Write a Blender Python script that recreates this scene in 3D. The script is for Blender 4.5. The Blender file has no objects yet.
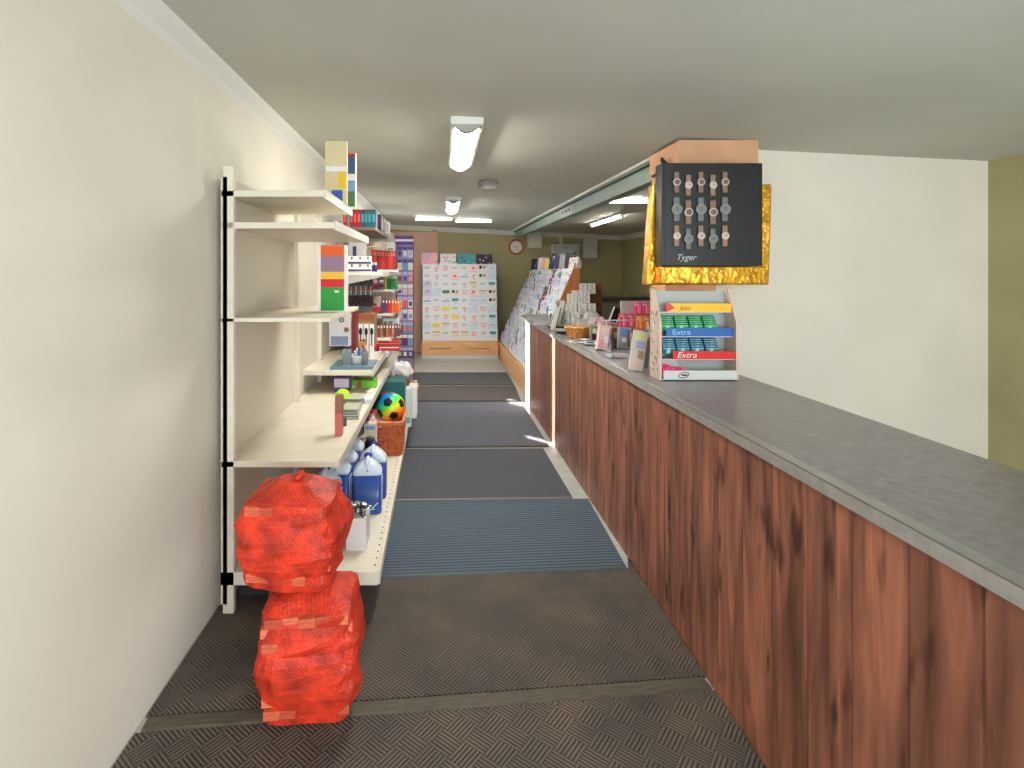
import bpy, bmesh, math, random
from mathutils import Vector, Matrix, noise
random.seed(7)
PI = math.pi
sc = bpy.context.scene
COL = sc.collection

# ------------------------------------------------------------------ camera, world, light, exposure
CAMZ, F, CX, CY = 1.6, 556.0, 441.0, 273.0          # eye height; focal length and vanishing point in pixels of a 1024x768 frame
cam = bpy.data.cameras.new('camera'); camo = bpy.data.objects.new('camera', cam); COL.objects.link(camo)
camo.location = (0, 0, CAMZ); camo.rotation_euler = (PI/2, 0, 0)
cam.sensor_width = 36; cam.lens = F/1024*36
cam.shift_x = (512-CX)/1024; cam.shift_y = (CY-384)/1024
cam.clip_start = 0.05; cam.clip_end = 100
sc.camera = camo
sc.view_settings.view_transform = 'Standard'; sc.view_settings.look = 'None'
sc.view_settings.gamma = 1; sc.view_settings.use_curve_mapping = False
sc.view_settings.exposure = 0.66
sc.cycles.use_denoising = True
sc.cycles.max_bounces = 8; sc.cycles.diffuse_bounces = 5
w = bpy.data.worlds.new('sky'); sc.world = w; w.use_nodes = True
wn = w.node_tree; bgn = wn.nodes['Background']
bgn.inputs[0].default_value = (0.80, 0.90, 1.0, 1); bgn.inputs[1].default_value = 2.6
sun = bpy.data.lights.new('sun', 'SUN'); suno = bpy.data.objects.new('sun', sun); COL.objects.link(suno)
SUN_EL = math.radians(25)
sdir = Vector((math.cos(SUN_EL)*0.7071, -math.cos(SUN_EL)*0.7071, -math.sin(SUN_EL)))
suno.rotation_euler = sdir.to_track_quat('-Z', 'Y').to_euler(); suno.location = (-6, 12, 5)
sun.energy = 30; sun.angle = 0.009; sun.color = (1.0, 0.95, 0.88)
# daylight of the shop front behind the camera, standing in its window opening
al = bpy.data.lights.new('window_daylight', 'AREA'); alo = bpy.data.objects.new('window_daylight', al); COL.objects.link(alo)
al.shape = 'RECTANGLE'; al.size = 3.6; al.size_y = 2.0; al.energy = 78; al.color = (0.93, 0.97, 1.0)
alo.location = (1.3, -1.75, 1.35); alo.rotation_euler = (PI/2, 0, 0)

# ------------------------------------------------------------------ helpers
def lin(c):
    c = c/255.0
    return c/12.92 if c <= 0.04045 else ((c+0.055)/1.055)**2.4
def rgb(t): return (lin(t[0]), lin(t[1]), lin(t[2]), 1)
MATS = {}
def M(key, col=(200, 200, 200), rough=0.55, metal=0.0, var=0.0, scale=12, bump=0.0, bscale=60, alpha=1.0, emit=0.0, trans=0.0, stretch=(1, 1, 1), spec=0.4):
    if key in MATS: return MATS[key]
    m = bpy.data.materials.new(key); m.use_nodes = True; nt = m.node_tree; p = nt.nodes['Principled BSDF']
    p.inputs['Base Color'].default_value = rgb(col); p.inputs['Roughness'].default_value = rough; p.inputs['Metallic'].default_value = metal
    p.inputs['Specular IOR Level'].default_value = spec
    p.inputs['Alpha'].default_value = alpha; p.inputs['Transmission Weight'].default_value = trans
    if emit:
        p.inputs['Emission Color'].default_value = rgb(col); p.inputs['Emission Strength'].default_value = emit
    if var or bump:
        tc = nt.nodes.new('ShaderNodeTexCoord'); mp = nt.nodes.new('ShaderNodeMapping'); mp.inputs['Scale'].default_value = stretch
        nt.links.new(tc.outputs['Object'], mp.inputs[0])
    if var:
        n = nt.nodes.new('ShaderNodeTexNoise'); n.inputs['Scale'].default_value = scale; n.inputs['Detail'].default_value = 4
        nt.links.new(mp.outputs[0], n.inputs['Vector'])
        r = nt.nodes.new('ShaderNodeValToRGB')
        lo = [max(0, c*(1-var)) for c in col]; hi = [min(255, c*(1+var)) for c in col]
        r.color_ramp.elements[0].position = 0.3; r.color_ramp.elements[1].position = 0.7
        r.color_ramp.elements[0].color = rgb(lo); r.color_ramp.elements[1].color = rgb(hi)
        nt.links.new(n.outputs['Fac'], r.inputs[0]); nt.links.new(r.outputs[0], p.inputs['Base Color'])
    if bump:
        n2 = nt.nodes.new('ShaderNodeTexNoise'); n2.inputs['Scale'].default_value = bscale
        nt.links.new(mp.outputs[0], n2.inputs['Vector'])
        b = nt.nodes.new('ShaderNodeBump'); b.inputs['Strength'].default_value = bump; b.inputs['Distance'].default_value = 0.01
        nt.links.new(n2.outputs['Fac'], b.inputs['Height']); nt.links.new(b.outputs[0], p.inputs['Normal'])
    MATS[key] = m
    return m
def nodes(m):
    nt = m.node_tree; return nt, nt.nodes, nt.links, nt.nodes['Principled BSDF']
def math_node(nt, op, a, b=None, c=None):
    n = nt.nodes.new('ShaderNodeMath'); n.operation = op
    for i, v in enumerate((a, b, c)):
        if v is None: continue
        if isinstance(v, (int, float)): n.inputs[i].default_value = v
        else: nt.links.new(v, n.inputs[i])
    return n.outputs[0]

class MB:
    def __init__(s): s.bm = bmesh.new()
    def _mi(s, faces, mi):
        for f in faces: f.material_index = mi
    def box(s, x0, x1, y0, y1, z0, z1, mi=0, mat=None):
        g = bmesh.ops.create_cube(s.bm, size=1.0)
        T = Matrix.Translation(((x0+x1)/2, (y0+y1)/2, (z0+z1)/2)) @ Matrix.Diagonal((abs(x1-x0), abs(y1-y0), abs(z1-z0), 1))
        if mat is not None: T = mat @ T
        bmesh.ops.transform(s.bm, matrix=T, verts=g['verts'])
        fs = {f for v in g['verts'] for f in v.link_faces}; s._mi(fs, mi); return s
    def cyl(s, p, r, h, mi=0, axis='z', r2=None, seg=20, mat=None):
        g = bmesh.ops.create_cone(s.bm, cap_ends=True, segments=seg, radius1=r, radius2=r if r2 is None else r2, depth=h)
        R = {'z': Matrix.Identity(4), 'x': Matrix.Rotation(PI/2, 4, 'Y'), 'y': Matrix.Rotation(-PI/2, 4, 'X')}[axis]
        T = Matrix.Translation(p) @ R @ Matrix.Translation((0, 0, h/2))
        if mat is not None: T = mat @ T
        bmesh.ops.transform(s.bm, matrix=T, verts=g['verts'])
        fs = {f for v in g['verts'] for f in v.link_faces}; s._mi(fs, mi)
        for f in fs: f.smooth = len(f.verts) == 4
        return s
    def sph(s, p, r, mi=0, sub=3, sc_=(1, 1, 1), mat=None):
        g = bmesh.ops.create_icosphere(s.bm, subdivisions=sub, radius=r)
        T = Matrix.Translation(p) @ Matrix.Diagonal((*sc_, 1))
        if mat is not None: T = mat @ T
        bmesh.ops.transform(s.bm, matrix=T, verts=g['verts'])
        fs = {f for v in g['verts'] for f in v.link_faces}; s._mi(fs, mi)
        for f in fs: f.smooth = True
        return s
    def loft(s, rings, mi=0, cap=True, closed=True, smooth=True):
        vs = [[s.bm.verts.new(p) for p in r] for r in rings]; n = len(vs[0]); out = []
        for a, b in zip(vs, vs[1:]):
            for i in range(n if closed else n-1):
                j = (i+1) % n
                out.append(s.bm.faces.new((a[i], a[j], b[j], b[i])))
        if cap and closed:
            out.append(s.bm.faces.new(list(reversed(vs[0])))); out.append(s.bm.faces.new(vs[-1]))
        for f in out: f.smooth = smooth; f.material_index = mi
        return out
    def lathe(s, prof, mi=0, seg=28, c=(0, 0, 0)):
        return s.loft([[(c[0]+r*math.cos(2*PI*i/seg), c[1]+r*math.sin(2*PI*i/seg), c[2]+z) for i in range(seg)] for r, z in prof], mi)
    def prism(s, pts, a0, a1, axis='y', mi=0):
        f3 = {'y': lambda p, a: (p[0], a, p[1]), 'x': lambda p, a: (a, p[0], p[1]), 'z': lambda p, a: (p[0], p[1], a)}[axis]
        return s.loft([[f3(p, a0) for p in pts], [f3(p, a1) for p in pts]], mi, smooth=False)
    def tube(s, pts, r, mi=0, seg=6, closed=False):
        pts = [Vector(p) for p in pts]; n = len(pts); rings = []
        for i, p in enumerate(pts):
            t = (pts[(i+1) % n]-pts[i-1]) if closed else (pts[min(i+1, n-1)]-pts[max(i-1, 0)])
            t.normalize(); u = t.cross(Vector((0, 0, 1)))
            if u.length < 1e-3: u = t.cross(Vector((1, 0, 0)))
            u.normalize(); v = t.cross(u)
            rings.append([p+u*r*math.cos(2*PI*k/seg)+v*r*math.sin(2*PI*k/seg) for k in range(seg)])
        if closed: rings.append(rings[0][:])
        s.loft(rings, mi, cap=not closed); return s
    def mesh(s, name, mats):
        bmesh.ops.recalc_face_normals(s.bm, faces=s.bm.faces)
        me = bpy.data.meshes.new(name); s.bm.to_mesh(me); s.bm.free()
        for m in mats: me.materials.append(m)
        return me
    def build(s, name, mats, parent=None, loc=(0, 0, 0), rot=(0, 0, 0), bevel=0):
        if not isinstance(mats, (list, tuple)): mats = [mats]
        o = bpy.data.objects.new(name, s.mesh(name, mats)); COL.objects.link(o)
        o.parent = parent; o.location = loc; o.rotation_euler = rot
        if bevel:
            b = o.modifiers.new('bevel', 'BEVEL'); b.width = bevel; b.segments = 2; b.limit_method = 'ANGLE'
        return o
def tag(o, label, cat, group=None, kind=None):
    o['label'] = label; o['category'] = cat
    if group: o['group'] = group
    if kind: o['kind'] = kind
    return o
def thing(name, label, cat, loc=(0, 0, 0), rot=(0, 0, 0), group=None):
    o = bpy.data.objects.new(name, None); COL.objects.link(o); o.location = loc; o.rotation_euler = rot; o.empty_display_size = 0.1
    return tag(o, label, cat, group)
def struct(o, label=None, cat=None):
    o['kind'] = 'structure'
    if label: o['label'] = label
    if cat: o['category'] = cat
    return o
def copy_tree(o, parent=None):
    c = o.copy(); COL.objects.link(c); c.parent = parent
    for ch in [k for k in COL.objects if k.parent == o]: copy_tree(ch, c)
    return c
def px(x, Y): return (x-CX)*Y/F
def pz(y, Y): return CAMZ+(CY-y)*Y/F
def ceil_z(x): return 2.53-0.048*x
def text(body, size, mat, parent, loc, rot=(PI/2, 0, 0), shear=0.0, ext=0.0008, name='lettering', sx=1.0):
    c = bpy.data.curves.new(name, 'FONT'); c.body = body; c.size = size; c.extrude = ext; c.shear = shear; c.align_x = 'CENTER'; c.align_y = 'CENTER'
    tmp = bpy.data.objects.new(name, c); COL.objects.link(tmp); dg = bpy.context.evaluated_depsgraph_get(); dg.update()
    me = bpy.data.meshes.new_from_object(tmp.evaluated_get(dg)); bpy.data.objects.remove(tmp); me.materials.clear(); me.materials.append(mat)
    o = bpy.data.objects.new(name, me); COL.objects.link(o); o.parent = parent; o.location = loc; o.rotation_euler = rot; o.scale = (sx, 1, 1)
    return o

# ------------------------------------------------------------------ materials
white = M('white paint', (226, 226, 220), 0.5)
cream_metal = M('cream shelf metal', (222, 214, 196), 0.45, var=0.02)
m_ceil = M('ceiling paint', (196, 197, 187), 0.58, spec=0.2, var=0.03, scale=1.3, bump=0.05, bscale=3)
m_olive = M('olive wall paint', (172, 163, 120), 0.7, var=0.03, scale=2)
m_pinkwall = M('dusty pink board', (218, 180, 158), 0.7, var=0.03, scale=2)
m_creamwall = M('cream wall paint', (226, 220, 206), 0.7, var=0.02, scale=2)
m_peach = M('peach painted timber', (208, 160, 122), 0.6, var=0.04, scale=5)
m_lino = M('pale grey lino', (172, 174, 168), 0.35, var=0.05, scale=9)
m_black = M('black plastic', (22, 22, 24), 0.4)
m_dark = M('dark grey', (52, 54, 58), 0.5)
m_grey = M('mid grey', (140, 140, 138), 0.5)
m_lgrey = M('light grey enamel', (198, 200, 196), 0.45)
m_red = M('bright red', (206, 36, 30), 0.45)
m_wood = M('beech veneer', (226, 172, 122), 0.5, var=0.06, scale=5, stretch=(0.6, 6, 6))
m_orangewood = M('orange beech side', (204, 126, 74), 0.5, var=0.07, scale=6, stretch=(6, 6, 0.7))
m_card = M('brown corrugated card', (168, 118, 76), 0.8, var=0.05)
m_steel = M('grey green steel', (150, 168, 158), 0.5, var=0.06, scale=6)
m_steel2 = M('dark green primer', (56, 84, 74), 0.5, var=0.1, scale=6)

def wood_panel():
    m = M('dark rustic plank laminate', (120, 74, 52), 0.42); nt, N, L, p = nodes(m)
    tc = N.new('ShaderNodeTexCoord'); sep = N.new('ShaderNodeSeparateXYZ'); L.new(tc.outputs['Object'], sep.inputs[0])
    Y = sep.outputs['Y']
    pl = math_node(nt, 'FLOOR', math_node(nt, 'DIVIDE', Y, 0.172))
    fr = math_node(nt, 'FRACT', math_node(nt, 'DIVIDE', Y, 0.172))
    wn_ = N.new('ShaderNodeTexWhiteNoise'); wn_.noise_dimensions = '1D'; L.new(pl, wn_.inputs['W'])
    cmb = N.new('ShaderNodeCombineXYZ'); L.new(math_node(nt, 'MULTIPLY', Y, 15.0), cmb.inputs[0])
    L.new(math_node(nt, 'ADD', math_node(nt, 'MULTIPLY', sep.outputs['Z'], 1.5), math_node(nt, 'MULTIPLY', wn_.outputs['Value'], 40.0)), cmb.inputs[1])
    n1 = N.new('ShaderNodeTexNoise'); n1.inputs['Scale'].default_value = 1.0; n1.inputs['Detail'].default_value = 6; n1.inputs['Distortion'].default_value = 0.8
    L.new(cmb.outputs[0], n1.inputs['Vector'])
    r = N.new('ShaderNodeValToRGB'); cr = r.color_ramp
    cr.elements[0].position = 0.26; cr.elements[0].color = rgb((86, 54, 44))
    cr.elements[1].position = 0.75; cr.elements[1].color = rgb((196, 120, 86))
    e = cr.elements.new(0.42); e.color = rgb((128, 80, 62)); e = cr.elements.new(0.56); e.color = rgb((154, 96, 72))
    L.new(n1.outputs['Fac'], r.inputs[0])
    cm2 = N.new('ShaderNodeCombineXYZ'); L.new(math_node(nt, 'MULTIPLY', Y, 13.0), cm2.inputs[0]); L.new(math_node(nt, 'MULTIPLY', sep.outputs['Z'], 3.2), cm2.inputs[1])
    n2 = N.new('ShaderNodeTexNoise'); n2.inputs['Scale'].default_value = 1.0; n2.inputs['Detail'].default_value = 2; L.new(cm2.outputs[0], n2.inputs['Vector'])
    r2 = N.new('ShaderNodeValToRGB'); r2.color_ramp.elements[0].position = 0.30; r2.color_ramp.elements[0].color = (0.36, 0.33, 0.33, 1)
    r2.color_ramp.elements[1].position = 0.40; r2.color_ramp.elements[1].color = (1, 1, 1, 1); L.new(n2.outputs['Fac'], r2.inputs[0])
    mx = N.new('ShaderNodeMix'); mx.data_type = 'RGBA'; mx.blend_type = 'MULTIPLY'; mx.inputs[0].default_value = 1.0
    L.new(r.outputs[0], mx.inputs[6]); L.new(r2.outputs[0], mx.inputs[7])
    seam = math_node(nt, 'GREATER_THAN', fr, 0.035)
    val = math_node(nt, 'ADD', math_node(nt, 'MULTIPLY', wn_.outputs['Value'], 0.40), 0.88)
    val = math_node(nt, 'MULTIPLY', val, math_node(nt, 'ADD', math_node(nt, 'MULTIPLY', seam, 0.35), 0.65))
    hs = N.new('ShaderNodeHueSaturation'); L.new(mx.outputs[2], hs.inputs['Color']); L.new(val, hs.inputs['Value']); hs.inputs['Saturation'].default_value = 0.95
    L.new(hs.outputs[0], p.inputs['Base Color'])
    return m
m_plank = wood_panel()

def basket_rubber():
    m = M('basketweave rubber', (70, 62, 54), 0.75); nt, N, L, p = nodes(m)
    tc = N.new('ShaderNodeTexCoord'); mp = N.new('ShaderNodeMapping'); mp.inputs['Rotation'].default_value = (0, 0, math.radians(45)); L.new(tc.outputs['Object'], mp.inputs[0])
    sep = N.new('ShaderNodeSeparateXYZ'); L.new(mp.outputs[0], sep.inputs[0]); T = 0.0836
    u = math_node(nt, 'DIVIDE', sep.outputs['X'], T); v = math_node(nt, 'DIVIDE', sep.outputs['Y'], T)
    par = math_node(nt, 'FLOORED_MODULO', math_node(nt, 'ADD', math_node(nt, 'FLOOR', u), math_node(nt, 'FLOOR', v)), 2.0)
    par = math_node(nt, 'GREATER_THAN', par, 0.5)
    def ridge(a): 
        f = math_node(nt, 'FRACT', math_node(nt, 'MULTIPLY', a, 6.0))
        return math_node(nt, 'SMOOTH_MIN', math_node(nt, 'MULTIPLY', math_node(nt, 'SUBTRACT', 0.5, math_node(nt, 'ABSOLUTE', math_node(nt, 'SUBTRACT', f, 0.5))), 2.8), 1.0, 0.1)
    ru = ridge(u); rv = ridge(v)
    mixn = N.new('ShaderNodeMix'); mixn.data_type = 'FLOAT'; L.new(par, mixn.inputs[0]); L.new(ru, mixn.inputs[2]); L.new(rv, mixn.inputs[3])
    H = mixn.outputs[0]
    n = N.new('ShaderNodeTexNoise'); n.inputs['Scale'].default_value = 3.2; n.inputs['Detail'].default_value = 5; L.new(tc.outputs['Object'], n.inputs['Vector'])
    r = N.new('ShaderNodeValToRGB'); r.color_ramp.elements[0].position = 0.3; r.color_ramp.elements[1].position = 0.72
    r.color_ramp.elements[0].color = rgb((84, 79, 74)); r.color_ramp.elements[1].color = rgb((124, 108, 94)); L.new(n.outputs['Fac'], r.inputs[0])
    mc = N.new('ShaderNodeMix'); mc.data_type = 'RGBA'; L.new(H, mc.inputs[0]); mc.inputs[6].default_value = rgb((20, 18, 17)); L.new(r.outputs[0], mc.inputs[7])
    L.new(mc.outputs[2], p.inputs['Base Color'])
    b = N.new('ShaderNodeBump'); b.inputs['Strength'].default_value = 0.8; b.inputs['Distance'].default_value = 0.004; L.new(H, b.inputs['Height']); L.new(b.outputs[0], p.inputs['Normal'])
    return m
m_basketrubber = basket_rubber()

def ribbed(key, c_hi, c_lo, period, axis='Y', var=0.1, duty=0.5):
    m = M(key, c_hi, 0.85); nt, N, L, p = nodes(m)
    tc = N.new('ShaderNodeTexCoord'); sep = N.new('ShaderNodeSeparateXYZ'); L.new(tc.outputs['Object'], sep.inputs[0])
    f = math_node(nt, 'FRACT', math_node(nt, 'DIVIDE', sep.outputs[axis], period))
    t = math_node(nt, 'MULTIPLY', math_node(nt, 'ABSOLUTE', math_node(nt, 'SUBTRACT', f, 0.5)), 2.0)
    n = N.new('ShaderNodeTexNoise'); n.inputs['Scale'].default_value = 4; n.inputs['Detail'].default_value = 5; L.new(tc.outputs['Object'], n.inputs['Vector'])
    n3 = N.new('ShaderNodeTexNoise'); n3.inputs['Scale'].default_value = 90; L.new(tc.outputs['Object'], n3.inputs['Vector'])
    mc = N.new('ShaderNodeMix'); mc.data_type = 'RGBA'; L.new(t, mc.inputs[0]); mc.inputs[6].default_value = rgb(c_lo); mc.inputs[7].default_value = rgb(c_hi)
    hs = N.new('ShaderNodeHueSaturation'); L.new(mc.outputs[2], hs.inputs['Color'])
    L.new(math_node(nt, 'ADD', math_node(nt, 'ADD', math_node(nt, 'MULTIPLY', n.outputs['Fac'], 2*var), 0.75-var), math_node(nt, 'MULTIPLY', n3.outputs['Fac'], 0.6)), hs.inputs['Value'])
    L.new(hs.outputs[0], p.inputs['Base Color'])
    b = N.new('ShaderNodeBump'); b.inputs['Strength'].default_value = 0.6; b.inputs['Distance'].default_value = 0.004; L.new(t, b.inputs['Height']); L.new(b.outputs[0], p.inputs['Normal'])
    return m

# ------------------------------------------------------------------ room shell
YB, XL, XR, YF = 11.3, -1.07, 3.68, -1.8
o = MB().box(XL-0.2, XR+0.2, YF-0.2, YB+0.2, -0.1, 0).build('floor', m_lino); struct(o, 'pale grey lino floor under the mats', 'floor')
bm = MB(); bm.prism([(XL-0.2, ceil_z(XL-0.2)), (XR+0.2, ceil_z(XR+0.2)), (XR+0.2, 2.85), (XL-0.2, 2.85)], YF-0.2, YB+0.2)
struct(bm.build('ceiling', m_ceil), 'smooth painted ceiling', 'ceiling')
o = MB().box(XL-0.15, XR+0.15, YB, YB+0.15, 0, 2.8).build('wall_back', m_olive); struct(o, 'olive green back wall', 'wall')
# left wall with two unseen window slots, shaped to cast the sun strips by the counter
S1 = (8.67, 9.02); S2 = (7.24, 7.42); ZB, ZT = 1.26, 2.44
bm = MB(); th = 0.06
for a, b in ((YF-0.15, S2[0]), (S2[1], S1[0]), (S1[1], YB+0.15)): bm.box(XL-th, XL, a, b, 0, 2.8)
for s_ in (S1, S2): bm.box(XL-th, XL, s_[0], s_[1], 0, ZB); bm.box(XL-th, XL, s_[0], s_[1], ZT, 2.8)
struct(bm.build('wall_left', m_creamwall), 'cream left wall behind the shelving', 'wall')
for i, s_ in enumerate((S1, S2)):
    bm = MB(); bm.box(XL-0.005, XL+0.01, s_[0]-0.04, s_[0], ZB-0.04, ZT+0.04); bm.box(XL-0.005, XL+0.01, s_[1], s_[1]+0.04, ZB-0.04, ZT+0.04)
    bm.box(XL-0.005, XL+0.01, s_[0], s_[1], ZB-0.04, ZB); bm.box(XL-0.005, XL+0.01, s_[0], s_[1], ZT, ZT+0.04)
    struct(bm.build('window_%d' % (i+1), white), 'unseen narrow window slot in the left wall, shaped for a sun strip', 'window')
o = MB().box(XR, XR+0.15, YF-0.15, YB+0.15, 0, 2.8).build('wall_right', m_olive); struct(o, 'olive green right wall', 'wall')
# front wall (shop front) with a wide window, behind the camera
bm = MB(); bm.box(XL-0.15, -0.5, YF-0.15, YF, 0, 2.8); bm.box(3.1, XR+0.15, YF-0.15, YF, 0, 2.8); bm.box(-0.5, 3.1, YF-0.15, YF, 0, 0.35); bm.box(-0.5, 3.1, YF-0.15, YF, 2.35, 2.8)
struct(bm.build('wall_front', m_creamwall), 'shop front wall', 'wall')
bm = MB()
for x in (-0.5, 0.66, 1.86, 3.04): bm.box(x, x+0.06, YF-0.1, YF-0.04, 0.35, 2.35)
for z in (0.35, 2.29): bm.box(-0.5, 3.1, YF-0.1, YF-0.04, z, z+0.06)
struct(bm.build('window_3', white), 'shop front window frame', 'window')
# cross wall on the counter side, starting at the peach post
o = MB().box(1.62, XR, 3.74, 3.86, 0, 2.6).build('wall_partition', m_creamwall); struct(o, 'cream cross wall beside the counter', 'wall')
# pink board on the back wall, coving
o = MB().box(XL, px(438, YB), YB-0.02, YB, 0, pz(232, YB)).build('wall_pink_panel', m_pinkwall); struct(o, 'dusty pink panel on the back wall', 'wall')
def coving(name, p0, p1, inward):
    a, b = Vector(p0), Vector(p1); bm = MB(); i = Vector(inward)
    pr = [(0, 0), (0.07, 0), (0.06, -0.02), (0.02, -0.06), (0, -0.09)]
    bm.loft([[p+i*u+Vector((0, 0, v)) for u, v in pr] for p in (a, b)], smooth=False)
    return struct(bm.build(name, white), 'white coving at the ceiling edge', 'trim')
coving('trim_1', (XL, YB, ceil_z(XL)), (XR, YB, ceil_z(XR)), (0, -1, 0))
coving('trim_2', (XR, 4.0, ceil_z(XR)), (XR, YB, ceil_z(XR)), (-1, 0, 0))
coving('trim_3', (XL, YF, ceil_z(XL)), (XL, YB, ceil_z(XL)), (1, 0, 0))

# steel beam along the ceiling
bx = 1.60; zt = ceil_z(bx)
t = thing('steel_beam', 'grey green steel beam running along the ceiling above the counter', 'beam', (bx, 4.0, 0), (0, 0, 0.0178))
t['kind'] = 'structure'
bm = MB(); L_ = YB-4.0
bm.box(0, 0.11, 0, L_, zt-0.022, zt-0.006, 1); bm.box(0.03, 0.045, 0, L_, zt-0.15, zt-0.02, 0); bm.box(0, 0.11, 0, L_, zt-0.155, zt-0.140, 0)
bm.box(0.001, 0.03, 0, 3.0, zt-0.138, zt-0.05, 0); bm.build('steel_section', [m_steel, m_steel2], t)
bm = MB(); bm.box(-0.006, 0.0, 3.15-0.55, 3.15, zt-0.142, zt-0.045)
bm.build('joint_plate', M('pale plate', (176, 180, 172), 0.45), t)
for k, dy in enumerate((2.7, 2.82, 2.9, 3.05)):
    MB().cyl((-0.012, dy, zt-0.09), 0.02, 0.01, axis='x', seg=10).build('bolt', m_black, t)
bm = MB(); bm.box(-0.055, -0.002, 0, L_, zt-0.018, zt+0.02); struct(bm.build('trim_4', white, None, (bx, 4.0, 0), (0, 0, 0.0178)), 'white cover strip along the beam', 'trim')
o = MB().box(px(513, YB), px(522.5, YB), YB-0.12, YB, pz(237.5, YB), ceil_z(1.6)-0.16).build('beam_bracket', M('off white casing', (214, 212, 200)), bevel=0.01)
tag(o, 'white boxed bracket where the steel beam meets the olive wall', 'bracket')

# timber post and boxing beside the beam
t = thing('timber_post', 'peach painted square timber post with a boxed head under the ceiling', 'post', (1.5, 3.5, 0)); t['kind'] = 'structure'
MB().box(0, 0.34, 0.22, 0.46, 0, 2.3).build('shaft', m_peach, t)
MB().box(0, 0.50, 0, 0.50, 2.27, ceil_z(1.5)-0.02).build('boxed_head', m_peach, t, bevel=0.004)
for z in (1.75, 2.05): MB().box(0.05, 0.09, 0.005, 0.22, z, z+0.04).build('bracket', m_dark, t)
MB().tube([(-0.012, 0.2, 2.30), (-0.02, 0.17, 2.33), (-0.05, 0.15, 2.35), (-0.06, 0.12, 2.33), (-0.04, 0.1, 2.28)], 0.012).build('cable', m_black, t)

# ------------------------------------------------------------------ ceiling fittings
glow = M('lit diffuser', (255, 252, 244), 0.4, emit=54.0)
glow2 = M('lit tube', (255, 252, 246), 0.4, emit=24.0)
m_rim = M('fitting side grey', (168, 170, 160), 0.5)
def curved_light(label, x, y0, L_):
    z = ceil_z(x)
    t = thing('ceiling_light', label, 'ceiling light', (x, y0, z), group='curved fluorescent ceiling lights'); w_ = 0.098
    MB().box(-w_, w_, 0, L_, -0.045, 0.004).build('housing', white, t, bevel=0.004)
    n = 12
    arc = [(-0.078+0.156*i/n, -0.045-0.042*math.sin(PI*i/n)) for i in range(n+1)]
    MB().prism(arc, 0.05, L_-0.02, mi=0) if False else None
    for a, b in ((0.06, L_*0.5-0.012), (L_*0.5+0.012, L_-0.03)):
        q = MB(); q.prism(arc, a, b); q.build('diffuser', glow, t)
    for a in (0.0, L_*0.5-0.012, L_-0.03):
        k_ = 1.16 if a == L_*0.5-0.012 else 1.07; arc2 = [(u*1.07, v*k_+0.004) for u, v in arc]; q = MB(); q.prism(arc2+[(0.09, -0.044), (-0.09, -0.044)][::1], a, a+(0.06 if a == 0 else 0.024)); q.build('end_cap' if a != L_*0.5-0.012 else 'centre_band', m_rim if a != L_*0.5-0.012 else M('band grey', (40, 40, 38)), t)
    for s in (-1, 1): MB().box(s*0.082-0.008, s*0.082+0.008, 0.0, L_, -0.058, -0.044).build('side_rail', m_rim, t)
curved_light('larger curved fluorescent ceiling light, nearer the camera', 0.155, 3.28, 1.30)
curved_light('smaller looking curved fluorescent ceiling light, beyond the round detector', 0.150, 6.70, 1.25)
def batten(label, x, y, L_, rz):
    t = thing('batten_light', label, 'ceiling light', (x, y, ceil_z(x)), (0, 0, rz), group='slim batten lights')
    MB().box(0, L_, -0.05, 0.05, -0.022, 0.002).build('housing', white, t, rot=(0, 0.0, 0), bevel=0.003)
    MB().cyl((0.02, 0, -0.044), 0.014, L_-0.04, axis='x', seg=16).build('tube', glow2, t)
    for a in (0, L_-0.02): MB().box(a, a+0.02, -0.016, 0.016, -0.060, -0.02).build('lamp_holder', white, t)
batten('slim lit batten tube across the ceiling near back wall, on the left of its pair', -0.44, 9.4, 0.63, 0)
batten('slim lit batten tube across the ceiling near back wall, on the right of its pair', 0.24, 9.4, 0.62, 0)
batten('slim batten tube running across the ceiling beyond the steel beam', 1.80, 6.25, 0.75, 0)
batten('lit batten tube pointing to the back wall in the ceiling right of beam', 2.46, 7.55, 1.5, PI/2)
t = thing('smoke_detector', 'round grey white detector on the ceiling between the curved lights', 'detector', (0.47, 5.5, ceil_z(0.47)))
q = MB(); q.lathe([(0.095, 0.004), (0.097, -0.03), (0.09, -0.045), (0.06, -0.05)]); q.build('base', M('detector grey', (150, 145, 140), 0.5), t)
q = MB(); q.lathe([(0.084, -0.046), (0.086, -0.075), (0.07, -0.09), (0.03, -0.094)]); q.build('cover', M('detector white', (178, 172, 168), 0.5), t)
MB().sph((0.03, -0.05, -0.088), 0.008, sub=1).build('indicator', m_dark, t)

# ------------------------------------------------------------------ fittings on the back wall
cr = 7.6*YB/F
t = thing('wall_clock', 'round red rimmed clock with a white face on the olive wall', 'clock', (px(516, YB), YB, pz(247, YB)))
q = MB(); q.loft([[(cr*k*math.cos(a*PI/20), d, cr*k*math.sin(a*PI/20)) for a in range(40)] for k, d in ((0.95, 0), (1, -0.02), (0.97, -0.05), (0.84, -0.055), (0.80, -0.03))], cap=False); q.build('rim', m_red, t)
MB().cyl((0, -0.03, 0), cr*0.83, 0.02, axis='y', seg=40).build('face', M('clock white', (236, 234, 226)), t)
q = MB()
for k in range(12): q.box(-0.003, 0.003, -0.033, -0.031, cr*0.62, cr*0.74, mat=Matrix.Rotation(k*PI/6, 4, 'Y'))
q.build('hour_marks', m_dark, t)
MB().box(-0.004, 0.004, -0.036, -0.033, -0.01, cr*0.40, mat=Matrix.Rotation(math.radians(-80), 4, 'Y')).build('hour_hand', m_dark, t)
MB().box(-0.003, 0.003, -0.040, -0.037, -0.01, cr*0.58, mat=Matrix.Rotation(math.radians(150), 4, 'Y')).build('minute_hand', m_dark, t)
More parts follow.
